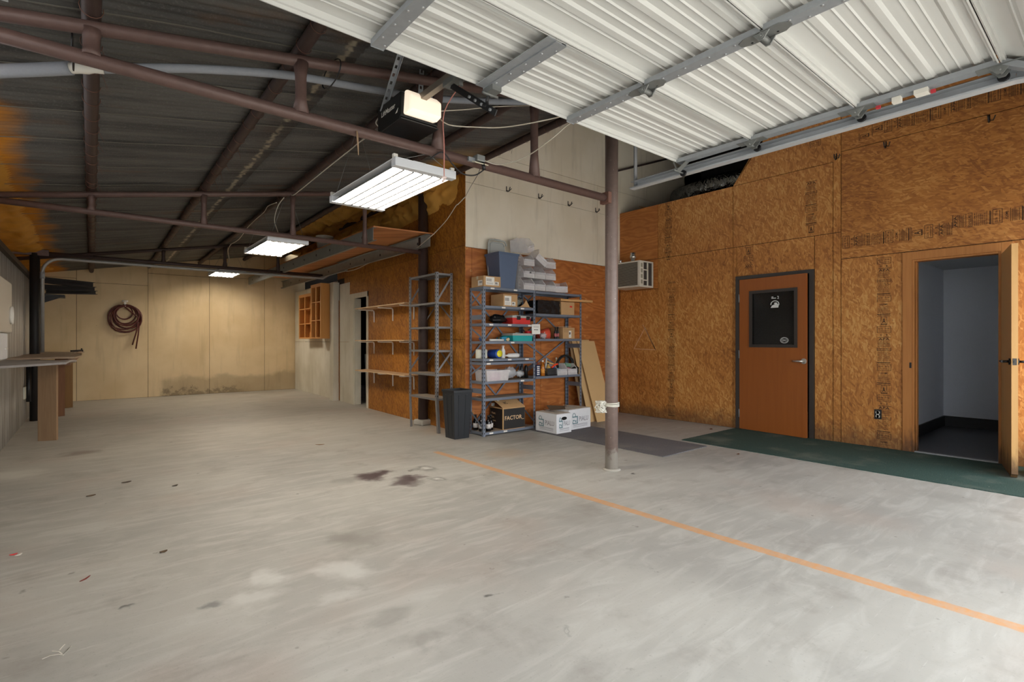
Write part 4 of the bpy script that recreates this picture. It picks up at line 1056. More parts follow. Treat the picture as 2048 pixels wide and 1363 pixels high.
# ledge carrying duct and scrap
struct(MB().box(RX+0.09, 2.7, TOPL-0.15, 9.3, 5.48, TOPL-0.1), 'ceiling', DARKROOM)

# ------------------------------------------------------------ grey slotted shelving
SHG = plain('blue-grey shelf enamel', rgb(116,124,138), 0.42, 0.25, var=0.1, scale=20)
RKG = plain('grey rack steel', rgb(126,124,124), 0.45, 0.35, var=0.15, scale=20)
HOLE = plain('slot hole', rgb(40,40,44), 0.8)
DUST = plain('dusty shelf top', rgb(150,138,124), 0.8, var=0.15, scale=8)
def post(x, y, sx, sy, z1, mat, parent, z0=0.0, w=0.035, t=0.003):
    # L-angle upright; sx, sy: directions in which its legs run; slots as dark dashes
    m = MB(); m.box(x, y, z0, x+sx*w, y+sy*t, z1).box(x, y+sy*t, z0, x+sx*t, y+sy*w, z1)
    m.mat(1); k = int((z1-z0)/0.05)
    for i in range(k):
        z = z0+0.03+i*0.05
        m.box(x+sx*w*0.35, y-sy*0.0006, z, x+sx*w*0.7, y, z+0.018); m.box(x-sx*0.0006, y+sy*w*0.4, z, x, y+sy*w*0.75, z+0.018)
        m.box(x+sx*w*0.35, y+sy*t, z, x+sx*w*0.7, y+sy*(t+0.0006), z+0.018); m.box(x+sx*t, y+sy*w*0.4, z, x+sx*(t+0.0006), y+sy*w*0.75, z+0.018)
    part(m, 'post', [mat, HOLE], parent)
def shelf(x0, x1, y0, y1, z, mat, parent, lip=0.032, dust=True, label=None, tags=()):
    m = MB(); e = 0.004
    z -= 0.001; m.box(x0+e, y0+e, z-0.003, x1-e, y1-e, z)
    m.box(x0+e, y0+e, z-lip, x1-e, y0+e+0.003, z-0.003).box(x0+e, y1-e-0.003, z-lip, x1-e, y1-e, z-0.003)
    m.box(x0+e, y0+e, z-lip, x0+e+0.003, y1-e, z-0.003).box(x1-e-0.003, y0+e, z-lip, x1-e, y1-e, z-0.003)
    m.mat(1)
    if dust: m.box(x0+0.02, y0+0.012, z, x1-0.02, y1-0.02, z+0.0008)
    m.mat(2)
    for q in tags: m.box(x0+q, y0+e-0.001, z-lip+0.006, x0+q+0.06, y0+e, z-lip+0.024)
    part(m, 'shelf', [mat, DUST, LABEL], parent, label)
Lx0, Lx1, Rx1, Sy0, Sy1 = 3.785, 4.665, 5.575, 5.175, 5.475
HT = 1.885
LZ = (1.885, 1.648, 1.424, 1.197, 0.975, 0.93, 0.69, 0.475, 0.05)
su = thing('shelving_unit', 'left bay of the blue-grey slotted shelving, nine shelves, holding the black meal box', 'shelving', ((Lx0+Lx1)/2, Sy0+.15, 0), 'blue-grey shelving bays')
for (x, y, sx, sy) in ((Lx0, Sy0, 1, 1), (Lx0, Sy1, 1, -1), (Lx1-0.004, Sy0, -1, 1), (Lx1-0.004, Sy1, -1, -1)): post(x, y, sx, sy, HT, SHG, su)
for i, z in enumerate(LZ): shelf(Lx0, Lx1-0.004, Sy0, Sy1, z, SHG, su, tags=[(0.12, 0.5), (0.3, 0.62), (0.1, 0.4, 0.75), (0.45,), (0.1, 0.4, 0.7), (0.06,), (0.62,), (), (0.1, 0.33)][i], label='dusty lowest shelf' if i == 8 else None)
def xbrace(xa, xb, y, z0, z1, parent, mat=SHG):
    m = MB().bar((xa, y, z0), (xb, y, z1), 0.004, 0.022, up=(0,0,1)); part(m, 'brace', mat, parent)
    m = MB().bar((xa, y+0.004, z1), (xb, y+0.004, z0), 0.004, 0.022, up=(0,0,1)); part(m, 'brace', mat, parent)
def side(x, parent, z0, z1, mat=SHG):
    m = MB().bar((x, Sy0+0.005, z0), (x, Sy1-0.005, z1), 0.004, 0.022); part(m, 'brace', mat, parent)
xbrace(Lx0+0.01, Lx1-0.02, Sy1+0.004, 0.05, 0.9, su); xbrace(Lx0+0.01, Lx1-0.02, Sy1+0.004, 0.98, 1.85, su)
for x in (Lx0+0.004, Lx1-0.012):
    for a, b in ((1.84, 1.66), (1.22, 1.38), (0.90, 0.76), (0.10, 0.30)): side(x, su, a, b)
    for z in (1.50, 0.565): part(MB().box(x, Sy0+0.003, z-0.03, x+0.004, Sy1-0.003, z+0.03), 'gusset', SHG, su)
sr = thing('shelving_unit', 'right bay of the blue-grey slotted shelving, open below, standing on the grey mat', 'shelving', ((Lx1+Rx1)/2, Sy0+.15, 0.008), 'blue-grey shelving bays')
RZ = (1.88, 1.575, 1.232, 0.715)
post(Rx1, Sy0, -1, 1, HT, SHG, sr, z0=0.008); post(Rx1, Sy1, -1, -1, HT, SHG, sr, z0=0.008)
post(Lx1+0.002, Sy1, 1, -1, HT, SHG, sr, z0=0.0)
for z in RZ: shelf(Lx1+0.002, Rx1, Sy0, Sy1, z, SHG, sr)
xbrace(Lx1+0.02, Rx1-0.02, Sy1+0.004, 0.72, 1.22, sr); xbrace(Lx1+0.02, Rx1-0.02, Sy1+0.004, 1.25, 1.86, sr)
for z in (1.13, 0.565): part(MB().box(Rx1-0.012, Sy0+0.003, z-0.03, Rx1-0.008, Sy1-0.003, z+0.03), 'gusset', SHG, sr)

# tall open grey rack
rk = thing('tall_rack', 'tall empty grey steel rack with six shelves and bent legs, beside the black bin', 'rack', (3.62, 6.16, 0))
kx0, kx1, ky0, ky1 = 3.46, 3.71, 5.76, 6.5
KZ = (2.09, 1.71, 1.39, 1.08, 0.767, 0.449)
def legpost(x, y, sx, sy, bend):
    m = MB(); w = 0.036; b = Vector(bend)
    def seg(z0, z1, o0, o1):
        for (a, c) in (((0, 0, w, 0.004), 0), ((0, 0.004, 0.004, w), 1)):
            P = [(x+sx*a[0], y+sy*a[1]), (x+sx*a[2], y+sy*a[1]), (x+sx*a[2], y+sy*a[3]), (x+sx*a[0], y+sy*a[3])]
            m.hexa([(p[0]+o0.x, p[1]+o0.y, z0) for p in P], [(p[0]+o1.x, p[1]+o1.y, z1) for p in P])
    seg(0, 0.45, b, Vector((0,0,0))); seg(0.45, 2.1, Vector((0,0,0)), Vector((0,0,0)))
    m.mat(1)
    for i in range(33):
        z = 0.47+i*0.05; m.box(x+sx*w*0.35, y-sy*0.0006, z, x+sx*w*0.7, y, z+0.018); m.box(x-sx*0.0006, y+sy*w*0.4, z, x, y+sy*w*0.75, z+0.018)
    part(m, 'post', [RKG, HOLE], rk)
legpost(kx0, ky0, 1, 1, (0.01, -0.03, 0)); legpost(kx1, ky0, -1, 1, (0, 0, 0)); legpost(kx0, ky1, 1, -1, (0.0, -0.03, 0)); legpost(kx1, ky1, -1, -1, (0, 0, 0))
for z in KZ:
    shelf(kx0, kx1, ky0, ky1, z, RKG, rk, lip=0.026)
for (z0, z1) in ((1.72, 2.07), (0.79, 1.07)):
    part(MB().bar((kx0+0.01, ky0-0.002, z0), (kx1-0.01, ky0-0.002, z1), 0.004, 0.024), 'brace', RKG, rk)
    part(MB().bar((kx0+0.01, ky1+0.002, z0), (kx1-0.01, ky1+0.002, z1), 0.004, 0.024), 'brace', RKG, rk)
for (z0, z1) in ((1.68, 1.45), (1.05, 0.8)):
    part(MB().bar((kx1+0.002, ky0+0.02, z0-0.2), (kx1+0.002, ky0+0.3, z0), 0.004, 0.02), 'brace', RKG, rk)
    part(MB().bar((kx1+0.002, ky1-0.3, z0), (kx1+0.002, ky1-0.02, z0-0.2), 0.004, 0.02), 'brace', RKG, rk)

# ------------------------------------------------------------ generic containers
def taper_box(c, w0, d0, w1, d1, h, wall=0.006, rim=0.0, rz=0.0):
    R = Matrix.Rotation(rz, 3, 'Z'); c = Vector(c); m = MB()
    def q(w, d, z): return [c + R @ Vector((sx*w/2, sy*d/2, z)) for sx, sy in ((-1,-1),(1,-1),(1,1),(-1,1))]
    A = q(w0, d0, 0); B = q(w1, d1, h); C2 = q(w1-2*wall, d1-2*wall, h); D = q(w0-2*wall, d0-2*wall, wall)
    m.add(A+B+C2+D, [(3,2,1,0)] + [(i, (i+1) % 4, 4+(i+1) % 4, 4+i) for i in range(4)] + [(4+i, 4+(i+1) % 4, 8+(i+1) % 4, 8+i) for i in range(4)] + [(8+i, 8+(i+1) % 4, 12+(i+1) % 4, 12+i) for i in range(4)] + [(12,13,14,15)])
    if rim:
        E = q(w1+2*rim, d1+2*rim, h); F = q(w1+2*rim, d1+2*rim, h-0.03); G = q(w1, d1, h-0.03)
        m.add(E+F+G+B, [(i, (i+1) % 4, 12+(i+1) % 4, 12+i) for i in range(4)] + [(4+i, 4+(i+1) % 4, (i+1) % 4, i) for i in range(4)] + [(8+i, 8+(i+1) % 4, 4+(i+1) % 4, 4+i) for i in range(4)])
    return m
def carton(name, label, x0, y0, z0, sx, sy, sz, mat=CARDB, group=None, rz=0.0, labels=(), tape=True, flaps=None):
    c = Vector((x0+sx/2, y0+sy/2, z0)); t = thing(name, label, 'box', tuple(c), group); R = Matrix.Rotation(rz, 3, 'Z')
    P = lambda x, y, z: c + R @ Vector((x-sx/2, y-sy/2, z))
    def bx(m, a, b): 
        X0, Y0, Z0 = a; X1, Y1, Z1 = b
        return m.hexa([P(X0,Y0,Z0), P(X1,Y0,Z0), P(X1,Y1,Z0), P(X0,Y1,Z0)], [P(X0,Y0,Z1), P(X1,Y0,Z1), P(X1,Y1,Z1), P(X0,Y1,Z1)])
    part(bx(MB(), (0,0,0), (sx,sy,sz)), 'carton', mat, t, bevel=0.004)
    if tape:
        m = MB(); bx(m, (0, sy/2-0.02, sz), (sx, sy/2+0.02, sz+0.0012)); bx(m, (-0.0012, sy/2-0.02, sz-0.04), (0, sy/2+0.02, sz+0.0012)); part(m, 'tape', plain('packing tape', rgb(196,180,150), 0.3), t)
    for (face, u0, v0, u1, v1) in labels:
        m = MB(); e = 0.0015
        if face == 'F': bx(m, (u0*sx, -e, v0*sz), (u1*sx, 0, v1*sz))
        if face == 'L': bx(m, (-e, u0*sy, v0*sz), (0, u1*sy, v1*sz))
        m.mat(1)
        n_ = 7
        for i in range(n_):
            a = u0+(u1-u0)*(0.08+0.09*i)
            if face == 'F': bx(m, (a*sx, -2*e, (v0+(v1-v0)*.45)*sz), (a*sx+0.003+0.002*(i % 2), -e, (v0+(v1-v0)*.8)*sz))
            else: bx(m, (-2*e, a*sy, (v0+(v1-v0)*.45)*sz), (-e, a*sy+0.003, (v0+(v1-v0)*.8)*sz))
        for k in range(2):
            vv = v0+(v1-v0)*(0.12+0.14*k)
            if face == 'F': bx(m, ((u0+(u1-u0)*.1)*sx, -2*e, vv*sz), ((u0+(u1-u0)*.85)*sx, -e, vv*sz+0.003))
        part(m, 'label', [LABEL, plain('grey print', rgb(90,84,84), 0.8)], t, label='white shipping label')
    return t, P, bx

# --- top of shelves
carton('cardboard_box', 'small taped cardboard box with white shipping labels at the left end of the shelf top', Lx0+0.0, Sy0-0.01, HT, 0.27, 0.27, 0.135, labels=(('F', .12, .15, .62, .9), ('F', .64, .15, .88, .5), ('L', .1, .1, .45, .6)))
BLUE = plain('slate blue plastic', rgb(84,100,126), 0.45, var=0.05)
tc = Vector((4.19, 5.31, HT))
t = thing('storage_tote', 'tall slate-blue plastic tote standing on the shelving beside the small cardboard box', 'storage tote', tuple(tc))
part(taper_box(tc, 0.24, 0.24, 0.33, 0.30, 0.46, rim=0.008), 'tub', BLUE, t, bevel=0.006)
LG = plain('light grey plastic', rgb(176,178,174), 0.4, var=0.04)
m = MB(); lx0, lx1, ly = 4.05, 4.35, 5.425
def rr(x0, x1, z0, z1, r, y):
    P = []
    for (cx_, cz_, a0) in ((x1-r, z1-r, 0), (x0+r, z1-r, 90)):
        for k in range(7): a = math.radians(a0+15*k); P.append((cx_+r*math.cos(a), y, cz_+r*math.sin(a)))
    return P + [(x0, y, z0), (x1, y, z0)]
zl1 = at(1005, 482, Y=5.42).z
m.prism(rr(lx0+.02, lx1-.02, HT+0.18, zl1-.02, 0.05, ly), (0, 0.004, 0))
m.tube(rr(lx0, lx1, HT+0.18, zl1, 0.06, ly-0.004)[:-1], 0.011, 8); m.tube(rr(lx0+.035, lx1-.035, HT+0.2, zl1-.035, 0.04, ly-0.004), 0.006, 8)
m.box(4.15, ly-0.012, zl1, 4.25, ly+0.006, zl1+0.014)
solo(m, 'tote_lid', LG, 'light grey plastic tote lid standing upright inside the slate-blue tote', 'lid')

# clear stacking bins: one prototype, copies
CLEAR = glassy('frosted clear plastic', rgb(244,240,240), 0.42, 0.3)
def bin_proto():
    t = thing('parts_bin', 'x', 'parts bin', (0, 0, 0), 'clear hopper bins stacked on the shelving')
    w, d, h = 0.192, 0.27, 0.158; k = 0.003; m = MB()
    def sidep(x): m.prism([(x, 0.0, 0), (x, d, 0), (x, d, h), (x, 0.075, h), (x, 0.005, h*0.52)], (k, 0, 0))
    sidep(-w/2); sidep(w/2-k)
    m.box(-w/2, 0, 0, w/2, d, k).box(-w/2, d-k, 0, w/2, d, h)
    m.prism([(-w/2, 0, 0), (-w/2, 0.005, h*0.52), (-w/2, 0.008, h*0.52), (-w/2, 0.003, 0)], (w, 0, 0))
    for x in (-w/2-0.004, w/2-0.004): m.box(x, 0.075, h-0.006, x+0.008, d, h)
    for x in (-w/2-0.004, w/2-0.004): m.bar((x+0.004, 0.004, h*0.52), (x+0.004, 0.075, h), 0.008, 0.004)
    part(m, 'shell', CLEAR, t)
    m = MB().box(-w/2+0.01, -0.006, h*0.36, w/2-0.01, 0.002, h*0.54)
    part(m, 'label_slot', glassy('clear rim', rgb(244,242,244), 0.3, 0.25), t)
    return t
bp = bin_proto(); HX = []
colx = [at(px, 560, Y=5.16).x for px in (1058, 1087, 1111, 1133)]
first = True
colx = [4.535, 4.735, 4.935, 5.115]
spots = [(c, r) for c, n_ in ((0, 3), (1, 2), (2, 3), (3, 1)) for r in range(n_)]
rows = ('bottom', 'second', 'third'); cols = ('leftmost column, tallest', 'second column', 'third column', 'right end')
for c, r in spots:
    loc = (colx[c] + (0.03 if c == 3 else 0), 5.155 - 0.0*r, HT + 0.002 + 0.161*r)
    lab = f'clear hopper bin, {rows[r]} row of the {cols[c]} of stacked bins' if c < 3 else 'clear hopper bin alone at the right end of the stacked bins'
    rzz = -0.35 if c == 3 else 0.0
    if first: bp.location = loc; bp['label'] = lab; first = False; b_ = bp
    else: b_ = dup(bp, loc, rzz, lab)
    if c == 3: part(MB().box(-0.04, -0.009, 0.045, 0.04, -0.006, 0.068), 'label', LABEL, type('Q', (), {'name': 'parts_bin'})) if False else None
b_ = dup(bp, (4.60, 5.19, HT+0.002+0.161*3+0.035), 0, 'clear hopper bin tipped forward on the very top of the bin pile', rot=(0.15, -0.35, 0.35))
b_ = dup(bp, (4.745, 5.165, HT+0.002+0.161*2+0.06), 0, 'clear hopper bin lying askew on top of the second column of bins', rot=(0.1, 0.62, -0.15))
b_ = dup(bp, (4.50, 5.2, HT+0.005), 0, 'clear hopper bin turned sideways at the foot of the pile by the blue tote', rot=(0, 0, 0.9)) if False else None
m = MB()
for k_ in range(11):
    z = HT+0.004+k_*0.042; m.box(4.385-0.005*(k_ % 2), 5.2, z, 4.425, 5.44, z+0.004); 
m.box(4.385, 5.2, HT+0.002, 4.388, 5.44, HT+0.36)
solo(m, 'bin_sleeve', CLEAR, 'nest of clear plastic sleeves wedged between the blue tote and the bins', 'plastic sleeves')
m = MB().box(4.535, 5.147, HT+0.221, 4.565, 5.149, HT+0.243); solo(m, 'sticker', BLACKP, 'small black sticker on the front of a clear bin', 'sticker')

# --- second shelf
Z2 = LZ[1]
bt, P, bx = carton('cardboard_box', 'battered open cardboard box with a crooked label on the second shelf', 4.09, Sy0-0.005, Z2, 0.25, 0.25, 0.16, rz=0.06, labels=(('F', .08, .1, .55, .85), ('F', .6, .08, .84, .4)), tape=False)
m = MB(); m.prism([P(0.01,-0.015,0.165), P(0.24,-0.02,0.17), P(0.25,0.13,0.2), P(0.02,0.14,0.195)], (0, 0, 0.004)); part(m, 'flap', CARDB, bt)
m = MB().blob((4.43, 5.29, Z2+0.075), 0.075, 3, 0.5, 3.2, (0.9, 0.9, 0.8)); solo(m, 'crumpled_wrap', glassy('cloudy wrap', rgb(150,150,140), 0.55), 'crumpled clear wrap spilling from the battered box', 'wrap')
m = MB(); m.prism([(4.37, 5.16, Z2+0.002), (4.56, 5.17, Z2+0.002), (4.50, 5.18, Z2+0.10), (4.46, 5.18, Z2+0.045)], (0, 0.006, 0)); m.prism([(4.36, 5.165, Z2+.002), (4.58, 5.165, Z2+.002), (4.56, 5.3, Z2+.004), (4.37, 5.3, Z2+.004)], (0, 0, 0.003))
solo(m, 'cardboard_scrap', CARDB, 'torn piece of cardboard leaning beside the battered box', 'cardboard')
BAG = plain('black bin liner', rgb(26,26,28), 0.25, var=0.2)
ZR2 = RZ[1]
m = MB().box(4.73, 5.2, ZR2, 5.12, 5.46, ZR2+0.17); bg = thing('wrapped_parcel', 'parcel wrapped in shiny black plastic on the right bay, left of the plain carton', 'parcel', (4.92, 5.33, ZR2))
m = MB(); vs = []
for j in range(9):
    for i in range(13):
        u, v = i/12, j/8; q = noise.noise(Vector((u*7, v*5, 2)))
        vs.append((4.72+0.42*u, 5.19+0.02*q, ZR2+0.19*v*(1+0.05*q)))
front = [(k*13+i, k*13+i+1, (k+1)*13+i+1, (k+1)*13+i) for k in range(8) for i in range(12)]
m.add(vs, front, True); m.box(4.72, 5.21, ZR2, 5.14, 5.45, ZR2+0.188)
part(m, 'wrapping', BAG, bg)
m = MB().blob((4.58, 5.33, ZR2+0.12), 0.1, 5, 0.35, 3, (0.75, 0.9, 1.0)); 
solo(MB().blob((4.55, 5.385, Z2+0.08), 0.066, 15, 0.3, 3, (0.8, 0.7, 1.0)), 'rubbish_bag', BAG, 'small black plastic bundle behind the torn cardboard on the second shelf', 'bag')
carton('cardboard_box', 'plain golden cardboard box with a red stamp at the right end of the shelving', 5.16, 5.18, ZR2, 0.27, 0.26, 0.185, labels=(), tape=False)
part(MB().prism([(5.33, 5.1785, ZR2+0.11), (5.38, 5.1785, ZR2+0.105), (5.385, 5.1785, ZR2+0.13), (5.34, 5.1785, ZR2+0.135)], (0, 0.001, 0)), 'red_mark', plain('red stamp', rgb(206,50,36), 0.6), [o for o in COL.objects if o.name.startswith('cardboard_box') and o.get('label', '').startswith('plain golden')][0], label='small red stamp')
m = MB(); a = Vector((5.10, 5.20, ZR2+0.204)); b = Vector((5.72, 5.16, ZR2+0.206)); m.bar(a, b, 0.16, 0.03)
solo(m, 'board', wood('pale softwood board', rgb(212,164,108), rgb(190,140,84), axis=0), 'pale wooden board lying on the golden box and jutting out past the shelving', 'board', bevel=0.002)

# --- third shelf
Z3 = LZ[2]
solo(MB().blob((4.12, 5.30, Z3+0.06), 0.095, 8, 0.5, 3.6, (1.3, 0.8, 0.6)), 'rubbish_bag', BAG, 'crumpled shiny black plastic bag left of the red case', 'bag')
def case(label, x0, y0, z0, w, d, h, col, lidc, latch=True):
    t = thing('tool_case', label, 'tool case', (x0+w/2, y0+d/2, z0))
    part(taper_box((x0+w/2, y0+d/2, z0), w-0.03, d-0.02, w-0.01, d-0.01, h*0.72), 'case_body', col, t, bevel=0.003)
    part(MB().box(x0, y0, z0+h*0.72, x0+w, y0+d, z0+h*0.86).box(x0+0.012, y0+0.012, z0+h*0.86, x0+w-0.012, y0+d-0.012, z0+h), 'lid', lidc, t, bevel=0.004)
    if latch:
        for q in (0.32, 0.82): part(MB().box(x0+w*q-0.03, y0-0.008, z0+h*0.5, x0+w*q+0.03, y0+0.0, z0+h*0.92), 'latch', BLACKP, t, bevel=0.002)
    part(MB().tube([(x0+w*.42, y0+d/2, z0+h), (x0+w*.42, y0+d/2, z0+h+.008), (x0+w*.6, y0+d/2, z0+h+.008), (x0+w*.6, y0+d/2, z0+h)], 0.005, 8), 'handle', lidc, t)
    return t
case('red tool case with grey lid and black latches on the third shelf', 4.27, 5.19, Z3, 0.33, 0.24, 0.115, plain('red plastic', rgb(206,50,48), 0.4, var=0.05), LG)
# --- fourth shelf
Z4 = LZ[3]
case('teal plastic case with a grey lid on the fourth shelf', 4.26, 5.17, Z4, 0.36, 0.25, 0.105, plain('teal plastic', rgb(30,158,158), 0.4, var=0.05), LG, latch=False)
solo(MB().box(4.18, 5.30, Z4, 4.29, 5.42, Z4+0.05).box(4.19, 5.295, Z4+0.05, 4.28, 5.41, Z4+0.058), 'small_box', plain('cyan pack', rgb(60,158,196), 0.5), 'small cyan box tucked behind the teal case', 'box', bevel=0.003)
solo(MB().blob((3.86, 5.30, Z4+0.03), 0.035, 4, 0.2, 2, (1.3, 1, 0.9)), 'tape_gun', plain('blue plastic', rgb(70,100,160), 0.4), 'blue plastic lump at the left end of the fourth shelf', 'tool', bevel=0)
solo(MB().tube([(3.93, 5.24, Z4+0.016), (4.14, 5.21, Z4+0.014)], 0.014, 12), 'caulk_tube', plain('white tube', rgb(224,222,220), 0.4), 'white tube lying on the fourth shelf by the blue lump', 'tube')
m = MB()
solo(MB().blob((4.20, 5.2, Z4+0.022), 0.022, 9, 0.5, 4, (1.3, 1, 1)), 'rag_ball', plain('tan rag', rgb(196,176,140), 0.8), 'small crumpled tan rag in front of the cyan box', 'rag')
solo(MB().lathe([(0.022, 0), (0.024, 0.02), (0.012, 0.022), (0.011, 0.06)], (4.13, 5.30, Z4), 14), 'brass_fitting', plain('brass', rgb(170,140,80), 0.35, 0.7), 'little brass fitting standing behind the white tube', 'fitting')
solo(MB().box(4.545, 5.20, Z4+0.1065, 4.61, 5.26, Z4+0.14), 'small_box', plain('red pack', rgb(190,36,44), 0.5), 'small red pack resting on the right end of the teal case', 'box', bevel=0.003)
# --- fifth shelf
Z5 = LZ[4]
for i, x in enumerate((3.845, 3.925)):
    solo(MB().lathe([(0.036, 0), (0.038, 0.01), (0.038, 0.10), (0.034, 0.115), (0.02, 0.118)], (x, 5.36 - 0.02*i, Z5), 20), 'jug', plain('cloudy white jug', rgb(214,212,196), 0.4), ('left', 'right')[i]+' one of two cloudy white jars at the left end of the fifth shelf', 'jar', 'cloudy white jars')
m = MB().lathe([(0.0, -.09), (0.056, -.09), (0.058, -.08), (0.058, .08), (0.056, .09), (0.0, .09)], (4.055, 5.29, Z5+0.058), 20, 'Y')
w_ = thing('wipes_pack', 'blue and yellow round pack lying beside the white jars', 'pack', (4.055, 5.29, Z5)); part(m, 'wrapper', plain('cobalt wrapper', rgb(34,72,160), 0.35), w_)
part(MB().lathe([(0.0, -.0925), (0.045, -.0925), (0.045, -.0905)], (4.065, 5.29, Z5+0.062), 20, 'Y').box(4.06, 5.2, Z5+0.1165, 4.10, 5.3, Z5+0.118), 'label', plain('yellow print', rgb(230,220,50), 0.5), w_, label='yellow round end print')
def bottle(label, x, y, z, r, h, body, capm, lab=None, name='bottle', group=None, neck=0.35, labr=(0.18, 0.5)):
    t = thing(name, label, 'bottle', (x, y, z), group)
    part(MB().lathe([(r*.9, 0), (r, 0.006), (r, h*.58), (r*.85, h*.66), (r*neck, h*.78), (r*neck, h*.92)], (x, y, z), 18), 'glass_body', body, t)
    part(MB().lathe([(r*neck*1.25, h*.9), (r*neck*1.25, h), (r*neck*1.1, h*1.005)], (x, y, z), 14), 'cap', capm, t)
    if lab: part(MB().lathe([(r+.0008, h*labr[0]), (r+.0008, h*labr[1]*0.93)], (x, y, z), 18), 'label', lab, t)
    return t
bottle('white squeeze bottle with a domed cap on the fifth shelf', 4.175, 5.27, Z5, 0.03, 0.165, plain('white bottle', rgb(230,228,226), 0.4), plain('pinkish cap', rgb(228,206,200), 0.4), neck=0.5)
t = thing('bottle', 'white bottle lying on its side at the middle of the fifth shelf', 'bottle', (4.32, 5.27, Z5))
part(MB().lathe([(0.012, -.13), (0.013, -.09), (0.028, -.07), (0.031, .08), (0.028, .1)], (4.34, 5.27, Z5+0.032), 16, 'X'), 'body', plain('white bottle', rgb(230,228,226), 0.4), t)
part(MB().lathe([(0.015, -.15), (0.015, -.12)], (4.34, 5.27, Z5+0.032), 12, 'X'), 'cap', WHITE, t)
# --- sixth shelf
Z6 = LZ[6]
t = thing('clear_tote', 'low clear plastic tote with a pink item inside, below the double shelf', 'tote', (4.05, 5.29, Z6))
part(taper_box((4.02, 5.30, Z6), 0.34, 0.24, 0.37, 0.26, 0.135, wall=0.003, rim=0.006), 'tub', CLEAR, t)
m = MB(); m.tube([(4.0+0.07*math.cos(a*PI/8), 5.215, Z6+0.045+0.05*math.sin(a*PI/8)) for a in range(0, 9)], 0.014, 8)
m.box(3.93, 5.2, Z6+0.012, 4.07, 5.23, Z6+0.05); solo(m, 'pink_handle', plain('pink plastic', rgb(238,130,196), 0.5), 'bright pink plastic piece inside the low clear tote', 'plastic piece')
PB = glassy('thin plastic bag', rgb(214,216,220), 0.5, 0.35)
solo(MB().blob((4.30, 5.29, Z6+0.09), 0.08, 21, 0.45, 3.2, (1.25, 0.8, 0.85), n=20, m=14), 'plastic_bag', PB, 'puffed translucent plastic bag spilling over the right end of the clear tote', 'plastic bag')
solo(MB().blob((4.475, 5.29, Z6+0.07), 0.055, 31, 0.5, 3.2, (1.2, 0.8, 0.8), n=20, m=14), 'plastic_bag', PB, 'smaller twisted plastic bag to the right, beside the black canisters', 'plastic bag')
solo(MB().lathe([(0.022, 0), (0.022, 0.14), (0.016, 0.155), (0.014, 0.17)], (4.575, 5.36, Z6), 16), 'canister', BLACKP, 'slim black canister, left of the pair behind the middle upright', 'canister')
solo(MB().lathe([(0.024, 0), (0.024, 0.15), (0.017, 0.165), (0.014, 0.175)], (4.63, 5.33, Z6), 16), 'canister', BLACKP, 'slim black canister, right of the pair behind the middle upright', 'canister')

# --- right bay, second group (shelf at 1.232)
ZR3 = RZ[2]
sg = at(1072, 658, Y=5.16)
s_ = thing('paper_sign', 'white printed paper card fixed to the middle upright of the shelving', 'sign', tuple(sg))
part(MB().obox(sg, 0.15, 0.002, 0.135, 0.0, 0.0, -0.03), 'paper', LABEL, s_)
m = MB(); m.box(sg.x-0.036, sg.y-0.0016, sg.z-0.012, sg.x-0.008, sg.y-0.0012, sg.z-0.002).box(sg.x-0.002, sg.y-0.0016, sg.z-0.012, sg.x+0.036, sg.y-0.0012, sg.z-0.003)
for k in range(3): m.box(sg.x-0.05, sg.y-0.0016, sg.z+0.025+0.008*k, sg.x+0.05, sg.y-0.0012, sg.z+0.027+0.008*k)
part(m, 'print', plain('grey print', rgb(90,84,84), 0.8), s_)
m = MB(); R0 = Vector((4.96, 5.28, ZR3+0.0))
ax = Vector((0.8, -0.25, 0.12)).normalized(); uu = ax.cross(Vector((0,0,1))).normalized(); vv2 = uu.cross(ax)
c0 = R0+Vector((-0.12, 0.04, 0.052)); pts = [c0, c0+ax*0.005, c0+ax*0.16, c0+ax*0.175]
t = thing('plastic_bucket', 'orange-red plastic bucket lying on its side with a white label', 'bucket', tuple(R0))
m.tube([c0, c0+ax*0.16, c0+ax*0.162, c0+ax*0.01], [0.05, 0.082, 0.076, 0.046], 22, caps=True)
part(m, 'bucket_body', plain('orange red plastic', rgb(216,84,62), 0.4), t)
q = c0+ax*0.08-uu*0.0
m = MB().obox(q+Vector((-0.0, -0.062, 0.01)), 0.055, 0.003, 0.05, -0.3, 0.0, -0.2); part(m, 'label', LABEL, t)
solo(MB().blob((4.86, 5.235, ZR3+0.042), 0.045, 41, 0.6, 3.5, (1.25, 0.8, 0.8), n=18, m=12), 'plastic_bag', PB, 'crumpled clear bag in front of the orange-red bucket', 'plastic bag')
for i, x in enumerate((5.10, 5.145)):
    bottle(('left', 'right')[i]+' one of two black bottles with red and white labels beside the flapped carton', x, 5.235, ZR3, 0.021, 0.165, BLACKP, BLACKP, plain('red white label', rgb(176,96,96), 0.5, var=0.4, scale=60), group='black labelled bottles', neck=0.5)
bt, P, bx = carton('cardboard_box', 'square cardboard carton with flaps folded on top, behind the two black bottles', 5.20, 5.185, ZR3, 0.24, 0.25, 0.16, labels=(('F', .5, .1, .7, .72),), tape=False)
m = MB(); m.prism([P(-0.07, 0.02, 0.165), P(0.18, 0.01, 0.172), P(0.2, 0.14, 0.175), P(-0.05, 0.15, 0.168)], (0, 0, 0.004)); part(m, 'flap', plain('pale cardboard', rgb(214,198,168), 0.8), bt)
m = MB(); 
for k in range(3): m.text(('HANDLE WITH CARE', 'MIXED PARTS', 'KEEP DRY')[k], P(0.02, -0.001, 0.13-0.02*k), (1,0,0), (0,0,1), 0.009, (0.17, 0.12, 0.08)[k]) if False else m.box(*P(0.02, -0.0012, 0.135-0.018*k), *P(0.02+(0.19, 0.13, 0.1)[k], -0.0004, 0.138-0.018*k))
